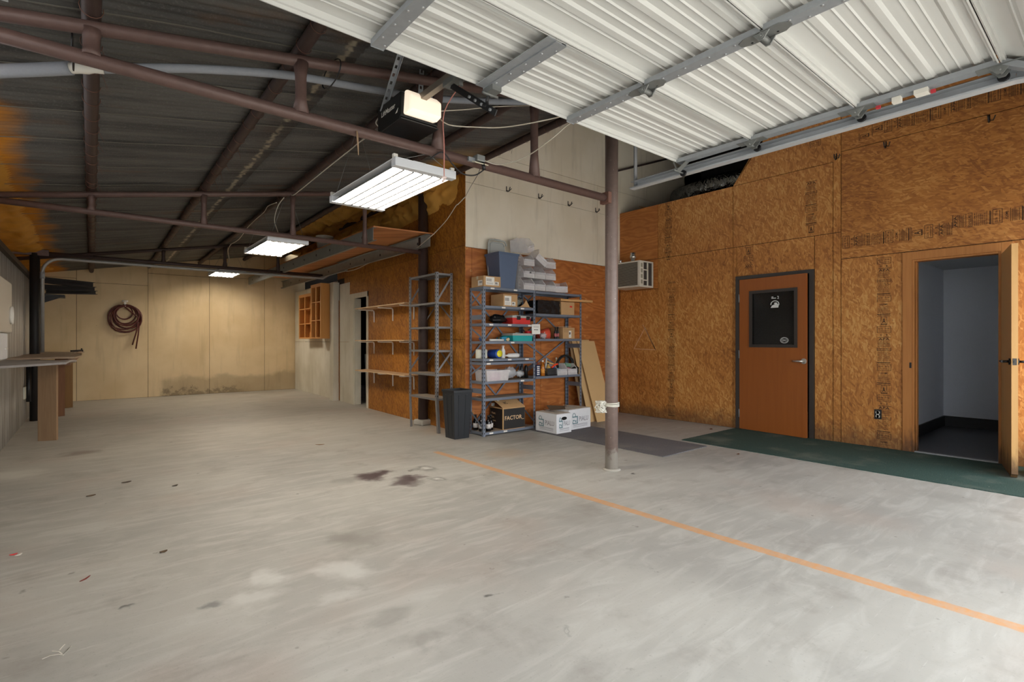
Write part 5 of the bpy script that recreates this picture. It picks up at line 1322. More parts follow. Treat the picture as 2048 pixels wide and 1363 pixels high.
part(m, 'print', plain('brown print', rgb(110,80,54), 0.8), bt)

# --- right bay shelf at 0.715
ZR4 = RZ[3]
t = thing('paint_can', 'dark blue and white printed can holding brushes on the low right shelf', 'can', (4.755, 5.25, ZR4))
part(MB().box(4.72, 5.215, ZR4, 4.79, 5.285, ZR4+0.155), 'can_body', plain('navy can', rgb(44,56,92), 0.4), t, bevel=0.004)
m = MB(); 
for k in range(5): m.box(4.727+0.004*(k % 2), 5.2135, ZR4+0.02+0.026*k, 4.775, 5.215, ZR4+0.034+0.026*k)
part(m, 'print', LABEL, t)
solo(MB().tube([(4.735, 5.25, ZR4+0.156), (4.725, 5.245, ZR4+0.24)], 0.006, 8), 'paintbrush', plain('brush handle', rgb(90,70,80), 0.5), 'thin brush handle standing up from the navy can, left', 'brush')
solo(MB().tube([(4.765, 5.25, ZR4+0.156), (4.775, 5.245, ZR4+0.20)], 0.005, 8), 'paintbrush', plain('red handle', rgb(180,60,50), 0.5), 'short red brush handle standing up from the navy can, right', 'brush')
bottle('amber bottle with a white cap and orange label on the low right shelf', 4.855, 5.24, ZR4, 0.032, 0.215, plain('amber liquid', rgb(170,100,30), 0.2), WHITE, plain('orange label', rgb(224,150,60), 0.5, var=0.35, scale=40), neck=0.4)
BK = thing('wire_basket', 'black plastic basket crammed with bottles and tools on the low right shelf', 'basket', (4.99, 5.28, ZR4))
part(taper_box((4.99, 5.29, ZR4), 0.17, 0.2, 0.20, 0.23, 0.012, wall=0.003), 'basket_floor', BLACKP, BK)
for k in range(5):
    z = ZR4+0.015+0.022*k; w2, d2 = 0.17+0.03*(k/4), 0.2+0.03*(k/4)
    part(MB().tube([(4.99-w2/2, 5.29-d2/2, z), (4.99+w2/2, 5.29-d2/2, z), (4.99+w2/2, 5.29+d2/2, z), (4.99-w2/2, 5.29+d2/2, z)], 0.004, 6, closed=True), 'slat', BLACKP, BK)
part(MB().box(4.905, 5.19, ZR4+0.01, 5.075, 5.195, ZR4+0.105), 'mesh_side', plain('black mesh', rgb(52,52,54), 0.5, var=0.3, scale=80), BK)
bottle('squat amber jug poking out of the black basket', 4.99, 5.27, ZR4+0.013, 0.04, 0.165, plain('honey plastic', rgb(204,160,84), 0.3), plain('dark cap', rgb(40,40,42), 0.5))
solo(MB().tube([(4.93, 5.28, ZR4+0.014), (4.915, 5.22, ZR4+0.24)], 0.011, 8), 'caulk_tube', LG, 'grey-white tube leaning out of the left side of the black basket', 'tube')
solo(MB().prism([(5.0, 5.215, ZR4+0.115), (5.07, 5.215, ZR4+0.16), (5.13, 5.215, ZR4+0.17), (5.14, 5.215, ZR4+0.15), (5.09, 5.215, ZR4+0.14), (5.02, 5.215, ZR4+0.10)], (0, 0.02, 0)), 'clamp', plain('orange red tool', rgb(222,70,30), 0.4), 'orange-red hand clamp lying across the top of the black basket', 'clamp', bevel=0.003)
solo(MB().bar((4.99, 5.3, ZR4+0.19), (5.1, 5.25, ZR4+0.15), 0.018, 0.018), 'file_handle', wood('yellow handle', rgb(216,180,100), rgb(196,156,80)), 'yellow wooden handle angled above the black basket', 'handle', bevel=0.003)
solo(MB().box(5.05, 5.225, ZR4+0.095, 5.085, 5.26, ZR4+0.135), 'small_box', plain('blue cap', rgb(50,90,170), 0.4), 'small blue cap at the right edge of the black basket', 'cap', bevel=0.004)
cl = glassy('clear tint', rgb(206,214,224), 0.45, 0.2)
t = dup(bp, (5.178, 5.17, ZR4), 0.0, 'clear hopper bin holding a pale blue pouch, on the low right shelf'); t['group'] = 'clear hopper bins on the low right shelf'
solo(MB().blob((5.185, 5.28, ZR4+0.055), 0.05, 51, 0.3, 3, (1.0, 0.9, 0.9)), 'pouch', plain('pale blue pouch', rgb(130,180,206), 0.5), 'pale blue pouch inside the clear bin on the low right shelf', 'pouch')
t = dup(bp, (5.385, 5.17, ZR4), 0.0, 'clear hopper bin holding a pinkish pouch on the low right shelf'); t['group'] = 'clear hopper bins on the low right shelf'
solo(MB().blob((5.375, 5.26, ZR4+0.055), 0.052, 61, 0.3, 3, (1.1, 0.9, 0.9)), 'pouch', plain('pinkish pouch', rgb(214,160,176), 0.5), 'pinkish pouch inside the right-hand clear bin on the low shelf', 'pouch')
bottle('pale yellow bottle rising behind the right clear bin', 5.29, 5.41, ZR4, 0.025, 0.24, plain('pale yellow', rgb(214,206,150), 0.4), WHITE)
solo(MB().obox((5.40, 5.30, ZR4+0.135), 0.13, 0.05, 0.05, 0.2, 0, 0.1), 'small_box', plain('green pack', rgb(110,150,124), 0.5), 'pale green box on top of the right-hand clear bin', 'box', bevel=0.003)
m = MB(); hp = []
for k in range(66):
    a = k/22*2*PI; hp.append((5.42+0.155*math.cos(a)+0.01*math.sin(k), 5.36+0.012*(k/22-1.5), ZR4+0.145+0.02*math.sin(a)*0+0.125*math.sin(a)))
m.tube(hp, 0.013, 8)
solo(m, 'coiled_hose', plain('black rubber', rgb(30,30,30), 0.5), 'thick black rubber hose coiled upright at the right end of the low shelf', 'hose')
solo(MB().blob((5.50, 5.225, ZR4+0.062), 0.058, 71, 0.25, 3, (1.0, 0.8, 1.0)), 'cable_bundle', plain('black rubber', rgb(30,30,30), 0.5), 'black bundled cable hanging at the right corner of the low shelf', 'cable bundle')

# --- bottom shelf: black meal box, dark bottles
Z9 = LZ[8]
bc = Vector((4.20, 5.20, Z9))
BLK = plain('printed black card', rgb(30,27,26), 0.6, var=0.1)
t = thing('meal_box', 'black printed carton with brown open flaps reading FACTOR_ on the lowest shelf', 'box', (4.38, 5.32, Z9))
x0, x1, y0, y1, h = 4.06, 4.52, 5.175, 5.455, 0.28
x0 = at(1006, 860, Y=5.175).x; x1 = at(1050, 850, Y=5.175).x
part(MB().box(x0, y0, Z9, x1, y1, Z9+h), 'carton', CARDB, t, bevel=0.003)
m = MB().box(x0+0.012, y0-0.001, Z9+0.008, x1-0.004, y0, Z9+h-0.012); m.box(x0-0.001, y0+0.014, Z9+0.008, x0, y1-0.01, Z9+h-0.012)
bprint = part(m, 'black_print', BLK, t)
m = MB(); m.text('FACTOR_', (x0+0.03, y0-0.002, Z9+0.115), (1,0,0), (0,0,1), 0.062, (x1-x0)-0.05)
for k, s in enumerate(('Heat.', 'Eat.', 'Repeat.')): m.text(s, (x0-0.002, y1-0.04, Z9+0.19-0.05*k), (0,-1,0), (0,0,1), 0.03)
m.text('FACTOR', (x0-0.002, y1-0.04, Z9+0.03), (0,-1,0), (0,0,1), 0.014)
part(m, 'lettering', plain('tan lettering', rgb(214,180,140), 0.7), bprint, label='tan lettering on the black faces')
fl = [(x0+0.0, y0, Z9+h), (x1, y0, Z9+h), (x1-0.05, y0+0.15, Z9+h+0.105), (x0-0.04, y0+0.16, Z9+h+0.10)]
m = MB().prism(fl, (0, 0.002, 0.003)); part(m, 'flap', CARDB, t)
fu = (Vector(fl[3])-Vector(fl[0])).normalized(); fn = Vector((0, -0.6, 0.8))
mm = MB(); o = Vector(fl[1])+fu*0.13+Vector((-0.07, -0.004, 0.004)); mm.text('FACTOR', o, (-1,0,0), -fu, 0.05, 0.22); part(mm, 'lettering', BLK, t, label='upside-down dark lettering on the flap')
m = MB().prism([Vector(fl[3])+Vector((0.05,-0.02,-0.01)), Vector(fl[3])+Vector((0.16,-0.06,-0.045)), Vector(fl[3])+Vector((0.165,-0.085,-0.07)), Vector(fl[3])+Vector((0.055,-0.045,-0.035))], (0, -0.002, 0.004)); part(m, 'label', LABEL, t)
m = MB().prism([(x0, y1, Z9+h), (x0, y0+0.05, Z9+h), (x0-0.07, y0+0.08, Z9+h+0.01), (x0-0.06, y1-0.02, Z9+h+0.03)], (0, 0, 0.003)); part(m, 'flap', CARDB, t)
pl_ = at(990, 809, Y=5.44); solo(MB().box(pl_.x-0.025, 5.482, pl_.z-0.02, pl_.x+0.025, 5.488, pl_.z+0.02), 'small_label', LABEL, 'small white label stuck on the plywood above the black meal box', 'label')
blab = plain('cream bottle label', rgb(206,200,196), 0.6, var=0.3, scale=70); bgl = plain('black glass', rgb(18,16,18), 0.12)
for i, (x, y) in enumerate(((3.835, 5.41), (3.845, 5.30), (3.92, 5.36), (3.985, 5.29), (3.915, 5.24))):
    bottle(f"dark bottle with a cream label, {('farthest at the left corner', 'nearest the left upright', 'middle of the cluster', 'right-hand one beside the meal box', 'front one behind the left upright')[i]}", x, y, Z9+0.001, 0.034, 0.20, bgl, BLACKP, blab, group='dark labelled bottles on the lowest shelf', neck=0.38)

# --- white cartons on the grey mat
WC = plain('white carton', rgb(226,226,228), 0.6, var=0.04); TEAL = plain('grey teal print', rgb(112,140,146), 0.7, var=0.2, scale=60); GRY = plain('faded grey print', rgb(150,146,152), 0.8)
def white_carton(label, c, sx, sy, h, rz, hole):
    t, P, bx = carton('produce_box', label, c[0], c[1], 0.008, sx, sy, h, mat=WC, rz=rz, tape=False, group='white produce cartons')
    R = Matrix.Rotation(rz, 3, 'Z'); ux = R @ Vector((1,0,0)); uy = R @ Vector((0,1,0)); uz = Vector((0,0,1))
    mt = MB(); mg = MB()
    faces = [(P(0, -0.0012, 0), ux, sx), (P(-0.0012, sy, 0), -uy, sy)]
    for (o, u, L_) in faces:
        n_ = u.cross(uz)
        k = h/0.27
        a = 0.05*L_/0.35
        F = lambda s_, v: o+u*s_+uz*v
        mt.tube([F(a+0.0+L_*0.09+L_*0.07*math.cos(q*PI/7), h*0.62+h*0.2*math.sin(q*PI/7)) for q in range(8)], 0.004, 5)
        for (s0, v0, s1, v1) in ((.02, .60, .26, .66), (.22, .30, .26, .62), (.02, .28, .26, .33), (.03, .42, .12, .48), (.14, .36, .19, .46), (.02, .33, .05, .4)):
            mt.prism([F(a+s0*L_, v0*h), F(a+s1*L_, v0*h), F(a+s1*L_, v1*h), F(a+s0*L_, v1*h)], n_*0.0008)
        mg.text('PIALU', F(a+0.32*L_, h*0.38), u, uz, h*0.24, L_*0.42)
        for v in (0.24, 0.19, 0.12): mg.prism([F(a+.05*L_, v*h), F(a+.7*L_, v*h), F(a+.7*L_, (v+.02)*h), F(a+.05*L_, (v+.02)*h)], n_*0.0006)
    body = [c_ for c_ in t.children if c_.name.startswith('carton')][0]
    part(mt, 'emblem', TEAL, body, label='teal line emblem'); part(mg, 'lettering', GRY, body, label='faded grey lettering')
    if hole:
        o, u, L_ = faces[hole-1]; n_ = u.cross(uz)
        m = MB(); m.prism([o+u*(L_*0.5+0.05*math.cos(q*PI/6))+uz*(h*0.76+0.022*math.sin(q*PI/6)) for q in range(12)], n_*0.0012); part(m, 'hand_hole', plain('hole', rgb(12,12,12), 0.9), t)
    m = MB(); m.prism([P(0.01, 0.01, h+0.001), P(sx*.48, 0.01, h+0.004), P(sx*.46, sy-0.01, h+0.004), P(0.01, sy-0.01, h+0.001)], (0,0,0.003)); part(m, 'flap', plain('carton inside', rgb(206,196,182), 0.8), t)
    m = MB(); m.prism([P(sx*.52, 0.01, h+0.004), P(sx-.01, 0.01, h+0.001), P(sx-.01, sy-0.01, h+0.001), P(sx*.54, sy-0.01, h+0.02)], (0,0,0.003)); part(m, 'flap', plain('carton inside', rgb(206,196,182), 0.8), t)
    return t
q0 = at(1120, 862, Z=0.0)
white_carton('white printed produce carton with a hand hole, nearer one on the grey mat', (4.60, 4.70), 0.27, 0.40, 0.25, 0.0, 1)
white_carton('white printed produce carton, farther one against the shelving uprights', (4.90, 4.80), 0.46, 0.33, 0.27, 0.06, 0)
m = MB(); m.prism([(4.72, 4.95, 0.275), (4.92, 4.86, 0.285), (5.0, 4.96, 0.31), (4.78, 5.08, 0.325)], (0, 0, 0.004))
solo(m, 'cardboard_scrap', plain('dark cardboard', rgb(92,74,56), 0.9), 'dark dirty cardboard flap lying over the gap between the white cartons', 'cardboard')

# --- leaning panels on the middle wall
LP = plain('pale hardboard', rgb(206,170,120), 0.6, var=0.06, scale=4)
top_z = at(1190, 679, Y=5.45).z
for i, (xa, xb, yb_, yt_, zt_, mat_, lb_) in enumerate(((5.60, 5.87, 5.22, 5.465, top_z+0.02, plain('brown hardboard', rgb(150,118,84), 0.6), 'brown hardboard sheet leaning on the plywood wall, rear of the three'),
        (5.64, 6.03, 5.12, 5.44, top_z, LP, 'pale hardboard sheet leaning on the wall, middle of the three'),
        (5.73, 6.12, 5.05, 5.41, top_z-0.02, LP, 'pale hardboard sheet leaning foremost beside the round column'))):
    m = MB(); t_ = 0.012
    m.hexa([(xa+0.05, yb_, 0.0), (xb+0.05, yb_, 0.0), (xb+0.05, yb_+t_, 0.0), (xa+0.05, yb_+t_, 0.0)], [(xa, yt_, zt_), (xb, yt_, zt_), (xb, yt_+t_, zt_), (xa, yt_+t_, zt_)])
    solo(m, 'hardboard_sheet', mat_, lb_, 'sheet', bevel=0.002)

# --- rubbish bin
bcx, bcy = 3.52, 5.36
t = thing('rubbish_bin', 'tall black plastic waste bin standing between the tall rack and the shelving', 'bin', (bcx, bcy, 0))
m = taper_box((bcx, bcy, 0), 0.21, 0.21, 0.27, 0.27, 0.60, wall=0.005, rim=0.006); part(m, 'bin_body', plain('black bin plastic', rgb(34,37,42), 0.38, var=0.08), t, bevel=0.004)
m = MB()
for q in (-0.05, 0.05):
    m.bar((bcx+q*0.85, bcy-0.107, 0.03), (bcx+q*1.05, bcy-0.134, 0.54), 0.03, 0.006, up=(0,1,0)); m.bar((bcx-0.107, bcy+q*0.85, 0.03), (bcx-0.134, bcy+q*1.05, 0.54), 0.006, 0.03, up=(0,1,0))
part(m, 'rib', plain('black bin plastic', rgb(34,37,42), 0.38), t)

# ------------------------------------------------------------ mats
def mat_mat(name, c1, c2):
    n = NT(name); p = n.pos(); f = n.noise(p, 130, 3, 0.7); g = n.noise(p, 2.0, 4)
    col = n.mix(n.smooth(f, 0.3, 0.7), c1, c2); col = n.mix(n.math('MULTIPLY', n.smooth(g, 0.5, 0.75), 0.3), col, rgb(150,146,134)); col = n.mix(n.math('MULTIPLY', n.smooth(n.noise(p, 60, 2), 0.72, 0.76), 0.6), col, rgb(180,170,150))
    n.out(col, 0.9); n.bump(f, 0.6, 0.004); return n.m
def ragged(x0, y0, x1, y1, z, e=0.006, n_=60):
    P = []
    for (a, b) in (((x0, y0), (x1, y0)), ((x1, y0), (x1, y1)), ((x1, y1), (x0, y1)), ((x0, y1), (x0, y0))):
        for i in range(n_):
            t = i/n_; P.append((a[0]+(b[0]-a[0])*t + random.uniform(-e, e)*(1 if 0 < i else 0), a[1]+(b[1]-a[1])*t + random.uniform(-e, e)*(1 if 0 < i else 0), z))
    return P
g0, g1 = at(1326, 914, Z=0), at(1412, 892, Z=0)
solo(MB().prism(ragged(4.56, g0.y, g1.x, 5.16, 0.0, 0.003), (0, 0, 0.007)), 'floor_mat', mat_mat('grey mat', rgb(84,82,86), rgb(116,113,116)), 'dark grey floor mat under the white produce cartons', 'mat')
q1 = at(2048, 996, Z=0); q2 = at(1363, 879.6, Z=0)
solo(MB().prism(ragged(q2.x, -0.38, RX-0.03, q2.y, 0.0, 0.004, 140), (0, 0, 0.007)), 'floor_mat', mat_mat('green mat', rgb(26,52,48), rgb(54,84,76)), 'long dark green carpet runner along the right wall in front of both doors', 'mat')

# ------------------------------------------------------------ loft shelf over the back of the bay
t = thing('loft_shelf', 'plywood storage loft on steel channel joists below the roof, along the partition', 'loft', (3.3, 9.8, 2.5))
Yf, Yb = 6.38, 13.32; xo = 2.87
STJ = plain('steel joist', rgb(150,152,148), 0.5, 0.2, var=0.2, scale=10)
def cjoist(x, y0, y1, z0, z1, face, nm='joist'):
    m = MB(); a = x; m.box(a, y0, z0, a+0.003, y1, z1); m.box(a, y0, z0, a+face*0.045, y1, z0+0.003); m.box(a, y0, z1-0.003, a+face*0.045, y1, z1); m.box(a+face*0.042, y0, z0, a+face*0.045, y1, z0+0.015)
    m.mat(1); k = int((y1-y0)/0.62)
    for i in range(k): y = y0+0.35+i*0.62; m.tube([(a-0.001, y, (z0+z1)/2), (a+0.004, y, (z0+z1)/2)], 0.02, 12)
    part(m, nm, [STJ, HOLE], t)
zo0, zo1 = 2.53, 2.70
cjoist(xo, Yf, Yb, zo0, zo1, 1)
a0 = 3.66
cjoist(a0-0.035, 6.2, 9.6, zo0-0.02, zo1-0.02, -1); cjoist(a0-0.02, 9.2, Yb, zo0-0.04, zo1-0.04, -1)
m = MB().add([], []); m.prism([(xo-0.0, Yf-0.01, zo1+0.001), (3.70, Yf-0.11, zo1+0.001), (3.74, Yf-0.11, zo1+0.001), (3.84, 12.9, zo1+0.001), (xo, 12.9, zo1+0.001)], (0, 0, 0.016))
part(m, 'deck', PLY_N, t)
m = MB().prism([(xo+0.006, Yf+0.05, zo0+0.004), (3.56, Yf+0.05, zo0+0.004), (3.56, 12.6, zo0+0.004), (xo+0.006, 12.6, zo0+0.004)], (0, 0, 0.012))
m2 = MB()
for (y, c_) in ((6.9, rgb(190,130,70)), (7.9, rgb(190,130,70))): pass
bk = at(612, 512, X=3.05)
t = thing('bucket', 'white plastic bucket standing on the storage loft', 'bucket', (3.12, 8.9, zo1+0.017))
part(MB().lathe([(0.115, 0), (0.14, 0.27), (0.146, 0.27), (0.146, 0.29), (0.136, 0.29), (0.112, 0.01)], (3.12, 8.9, zo1+0.017), 24), 'pail', plain('grey white bucket', rgb(196,192,182), 0.5), t)
part(MB().tube([(3.12+0.146*math.cos(a*PI/10), 8.9-0.146*math.sin(a*PI/10)*0.6, zo1+0.017+0.25-0.09*math.sin(a*PI/10)) for a in range(11)], 0.003, 6), 'handle', GALVD, t)

# ------------------------------------------------------------ upper cabinets on the partition
CW = wood('honey cabinet wood', rgb(214,156,86), rgb(188,124,56), scale=0.5)
def cabinet(label, xf, xw, y0, y1, z0, z1, cols_, rows_):
    t = thing('wall_cabinet', label, 'cabinet', (xf, (y0+y1)/2, z0), 'honey wood cabinets on the scuffed white wall')
    k = 0.018; m = MB().box(xf+0.02, y0, z0, xw, y0+k, z1).box(xf+0.02, y1-k, z0, xw, y1, z1).box(xf+0.02, y0+k, z0, xw, y1-k, z0+k).box(xf+0.02, y0+k, z1-k, xw, y1-k, z1).box(xw-0.008, y0+k, z0+k, xw, y1-k, z1-k)
    part(m, 'carcass', CW, t)
    m = MB(); f = 0.045
    m.box(xf, y0, z0, xf+0.02, y0+f, z1).box(xf, y1-f, z0, xf+0.02, y1, z1).box(xf, y0+f, z0, xf+0.02, y1-f, z0+f*.7).box(xf, y0+f, z1-f*1.4, xf+0.02, y1-f, z1)
    for c in range(1, cols_): y = y0+(y1-y0)*c/cols_; m.box(xf, y-f/2, z0+f*.7, xf+0.02, y+f/2, z1-f*1.4)
    part(m, 'face_frame', CW, t)
    for r_ in range(1, rows_):
        z = z0+(z1-z0)*r_/rows_; part(MB().box(xf+0.004, y0+k, z-0.009, xw-0.01, y1-k, z+0.009), 'shelf', CW, t)
    return t
zc0 = 1.25
cabinet('taller honey-wood open cabinet with six pigeonholes on the white wall', 3.60, PX_(10.8), 10.50, 11.12, zc0, 2.38, 2, 3)
cabinet('smaller honey-wood open cabinet beyond the taller one on the white wall', 3.67, PX_(11.8), 11.30, 12.16, zc0, 2.24, 2, 3)

# ------------------------------------------------------------ bracket shelves across the doorway edge
SHB = wood('old shelf board', rgb(214,184,146), rgb(190,156,116), axis=1); BRK = plain('white bracket', rgb(226,222,214), 0.4, var=0.03)
for i, z in enumerate((1.745, 1.20, 0.69)):
    t = thing('bracket_shelf', ('top', 'middle', 'lowest')[i]+' of the three long wooden wall shelves on white brackets', 'shelf', (3.65, 7.5, z), 'long bracket shelves on the orange partition')
    m = MB(); ya_, yb2 = 6.72, 8.62; m.hexa([(3.50, ya_, z), (PX_(ya_)-.004, ya_, z), (PX_(yb2)-.03, yb2, z), (3.50, yb2-.1, z)], [(3.50, ya_, z+.016), (PX_(ya_)-.004, ya_, z+.016), (PX_(yb2)-.03, yb2, z+.016), (3.50, yb2-.1, z+.016)])
    part(m, 'board', SHB, t)
    for y in (6.9, 7.64, 8.40):
        xw = PX_(y)-0.004
        part(MB().tube([(3.515, y, z-0.012), (3.56, y, z-0.016), (xw-0.035, y, z-0.016), (xw-0.014, y, z-0.03), (xw-0.010, y, z-0.06), (xw-0.010, y, z-0.22)], [0.006, 0.009, 0.011, 0.012, 0.012, 0.01], 8), 'bracket', BRK, t)
m = MB(); m.text('POINT S BODY', (PX_(7.6)-0.003, 7.95, 0.44), (0,-1,0), (0,0,1), 0.10, 1.15)
solo(m, 'stencil_lettering', plain('stencil on board', rgb(88,46,16), 0.8, var=0.4, scale=30), 'faded dark stencil lettering low on the orange partition', 'lettering') if False else None
# frame leaning inside the doorway
m = MB(); A0, B0 = Vector((PX_(9)+0.2, 9.22, 0.0)), Vector((PX_(9)+0.22, 9.34, 0.95)); C0 = Vector((PX_(9)+0.24, 8.95, 0.0))
m.bar(A0, B0, 0.02, 0.03); m.bar(C0, C0.lerp(B0, 1.0)+Vector((0.01, -0.02, 0)), 0.02, 0.03); m.bar(A0+Vector((0, 0, 0.02)), C0+Vector((0, 0, 0.02)), 0.02, 0.03)
solo(m, 'metal_frame', GALVD, 'narrow grey metal frame leaning inside the dark doorway', 'frame')

# ------------------------------------------------------------ workbench at the left wall
t = thing('workbench', 'rough timber workbench with warped plywood top along the left wall', 'workbench', (-0.5, 10.0, 0))
LEGW = [wood('bench post, pale', rgb(168,138,106), rgb(128,98,70)), wood('bench post, brown', rgb(134,92,60), rgb(104,66,42)), wood('bench post, golden', rgb(132,96,52), rgb(96,66,34))]
L1 = at(75, 882, Z=0); L1b = at(113, 880, Z=0)
def leg(x0, y0, x1, y1, h, m_, th=0.045):
    a = Vector((x0, y0, 0)); b = Vector((x1, y1, 0)); d = (b-a).normalized(); n_ = Vector((-d.y, d.x, 0))*th
    part(MB().hexa([a, b, b+n_, a+n_], [v+Vector((0,0,h)) for v in (a, b, b+n_, a+n_)]), 'leg', m_, t, bevel=0.004)
leg(L1.x, L1.y, L1b.x, L1b.y, 0.92, LEGW[0])
a, b = at(113, 833, Z=0), at(130, 831, Z=0); leg(a.x, a.y, b.x, b.y, 0.93, LEGW[1])
a, b = at(130, 816, Z=0), at(146, 814, Z=0); leg(a.x, a.y, b.x, b.y, 0.95, LEGW[2])
m = MB().bar((-0.24, 8.32, 0.945), (-0.16, 12.6, 0.965), 0.04, 0.09); m.bar((-0.74, 8.4, 0.93), (-0.2, 8.4, 0.93), 0.04, 0.06); part(m, 'rail', LEGW[1], t)
def warped(pts_edge, xw, z, th, amp, seed, mat_, name):
    m = MB(); n_ = 24; vs = []
    for i in range(n_+1):
        u = i/n_; (xe, ye) = pts_edge(u)
        for j in range(5):
            v = j/4; x = xw+(xe-xw)*v
            zz = z + amp*math.sin(u*3.1+seed)*v + 0.006*noise.noise(Vector((u*5, v*2, seed)))
            vs.append((x, ye, zz))
    k = 5; N = len(vs); vs2 = [(a_, b_, c_-th) for a_, b_, c_ in vs]
    fs = [(i*k+j, i*k+j+1, (i+1)*k+j+1, (i+1)*k+j) for i in range(n_) for j in range(4)]
    fs2 = [tuple(q+N for q in f[::-1]) for f in fs]
    rim = [i*k+4 for i in range(n_+1)]; fs3 = [(rim[i], rim[i]+N, rim[i+1]+N, rim[i+1]) for i in range(n_)]
    ends = [(j, j+N, j+1+N, j+1) for j in range(4)]+[(n_*k+j+1, n_*k+j+1+N, n_*k+j+N, n_*k+j) for j in range(4)]
    m.add(vs+vs2, fs+fs2+fs3+ends, False); part(m, name, mat_, t)
BT = wood('worn bench plywood', rgb(176,156,132), rgb(142,120,98), axis=1, scale=0.5)
warped(lambda u: (-0.12-0.1*abs(u-0.5), 5.9+2.55*u), -0.755, 0.985, 0.018, 0.035, 1.2, wood('grey bench plywood', rgb(160,154,150), rgb(134,126,120), axis=1, scale=0.5), 'bench_top')
warped(lambda u: (-0.16+0.06*math.sin(u*9), 8.2+4.6*u), -0.755, 1.0, 0.02, 0.02, 0.3, BT, 'bench_top')
e = at(140, 697, Z=1.0)
m = MB().bar((-0.3, 12.78, 1.0), (-0.13, 12.85, 1.01), 0.05, 0.05); m.tube([(-0.15, 12.84, 1.0), (-0.145, 12.83, 1.06)], 0.012, 8)
solo(m, 'bench_clamp', plain('dark tool steel', rgb(46,38,34), 0.6, 0.3), 'small dark clamp sticking out from the far end of the workbench', 'clamp')
# breaker panel, box, outlet, stick on left wall
t = thing('breaker_panel', 'tall cream breaker panel box on the left corrugated wall', 'electrical panel', (-0.7, 8.6, 1.3))
p0 = at(24, 670, X=-0.60); p1 = at(24, 566, X=-0.60)
yv = p0.y
m = MB().box(-0.765, yv-1.0, p0.z+0.02, -0.60, yv, p1.z); part(m, 'cabinet', plain('cream enamel', rgb(206,198,184), 0.4, var=0.04), t, bevel=0.015)
m = MB().lathe([(0.085, 0), (0.085, 0.02), (0.06, 0.02), (0.06, 0.004)], (-0.60, yv-0.13, p0.z+0.19), 24, 'X'); part(m, 'round_latch', WHITE, t, label='round white latch ring')
t = thing('wall_box', 'small white box mounted on the left wall right under the breaker panel', 'electrical box', (-0.68, yv-0.5, 1.05))
part(MB().box(-0.765, yv-0.9, 1.03, -0.62, yv-0.12, p0.z+0.015), 'cover', plain('white cover', rgb(226,228,232), 0.4), t, bevel=0.008)
part(MB().box(-0.622, yv-0.30, 1.12, -0.612, yv-0.18, 1.135), 'tab', WHITE, t)
q = at(50, 786, X=-0.755); solo(MB().box(-0.77, q.y-0.14, q.z-0.08, -0.745, q.y+0.14, q.z+0.1), 'wall_outlet', plain('cream outlet', rgb(206,206,190), 0.5), 'cream outlet plate low on the left corrugated wall under the bench', 'outlet', bevel=0.003)
solo(MB().tube([(-0.72, 10.42, 0.3), (-0.72, 10.42, 0.5), (-0.72, 10.42, 0.88)], 0.03, 10), 'black_pipe', BLACKP, 'short black pipe behind the front bench leg', 'pipe')

# hose on back wall
hk = at(250, 606, Y=13.37); t = thing('hose_tap', 'white tap fitting on the back wall above the coiled hose', 'tap', tuple(hk))
part(MB().tube([hk, hk+Vector((0, -0.09, 0))], 0.022, 10).tube([hk+Vector((0, -0.06, 0)), hk+Vector((0, -0.06, -0.07))], 0.02, 10), 'spout', WHITE, t)
part(MB().tube([hk+Vector((-0.05, -0.06, 0.04)), hk+Vector((0.05, -0.06, 0.04))], 0.02, 10).tube([hk+Vector((0, -0.06, 0.0)), hk+Vector((0, -0.06, 0.04))], 0.01, 8), 'handwheel', WHITE, t)
pts = []; rnd = random.Random(3); top = hk+Vector((-0.0, -0.05, -0.05))
for L_ in range(9):
    r = (0.15, 0.2, 0.24, 0.27, 0.29, 0.25, 0.21, 0.28, 0.23)[L_]; rx = r*0.92; ox = rnd.uniform(-0.03, 0.05); zt_ = rnd.uniform(-0.02, 0.02)
    for k in range(22):
        a = 2*PI*k/22; pts.append((top.x+ox+rx*math.sin(a), 13.36-0.008*L_-0.006*math.sin(a), top.z+zt_-r*0.95+r*0.95*math.cos(a)*(1.0)))
e1_ = pts[-1]
pts += [(top.x+0.22, 13.29, top.z-0.25), (top.x+0.2, 13.3, top.z-0.5), (top.x+0.12, 13.3, top.z-0.82)]
HM = plain('dark red rubber', rgb(92,40,32), 0.5, var=0.2)
t = thing('hose', 'dark red rubber hose hanging in loose coils on the back wall', 'hose', (top.x, 13.3, top.z-0.9))
part(MB().tube(pts, 0.013, 8), 'coil', HM, t)
part(MB().tube([(top.x+0.25, 13.32, top.z-0.28), (top.x+0.22, 13.3, top.z-0.6), (top.x+0.18, 13.3, top.z-0.9)], 0.013, 8), 'tail', HM, t)

# ------------------------------------------------------------ window air conditioner in the right wall
Xf, Ya, Yb_ = 6.49, 4.82, 5.36; Z0, Z1 = 2.035, 2.44
t = thing('air_conditioner', 'off-white window air conditioner poking out of the plywood part of the right wall', 'air conditioner', (6.68, 5.1, Z0))
OW = plain('off white enamel', rgb(216,210,196), 0.4, var=0.03); FIN = plain('fin grey', rgb(104,98,86), 0.5, 0.3)
m = MB(); fr_ = 0.028
m.box(Xf, Ya, Z0, 6.84, Yb_, Z0+fr_).box(Xf, Ya, Z1-0.02, 6.84, Yb_, Z1)
m.box(Xf, Ya, Z0+fr_, Xf+0.09, Ya+0.02, Z1-0.02).box(Xf, Yb_-0.02, Z0+fr_, 6.84, Yb_, Z1-0.02).box(6.82, Ya, Z0+fr_, 6.84, Ya+0.02, Z1-0.02)
m.box(Xf, Ya+0.02, Z0+fr_, Xf+0.02, Ya+0.04, Z1-0.02)
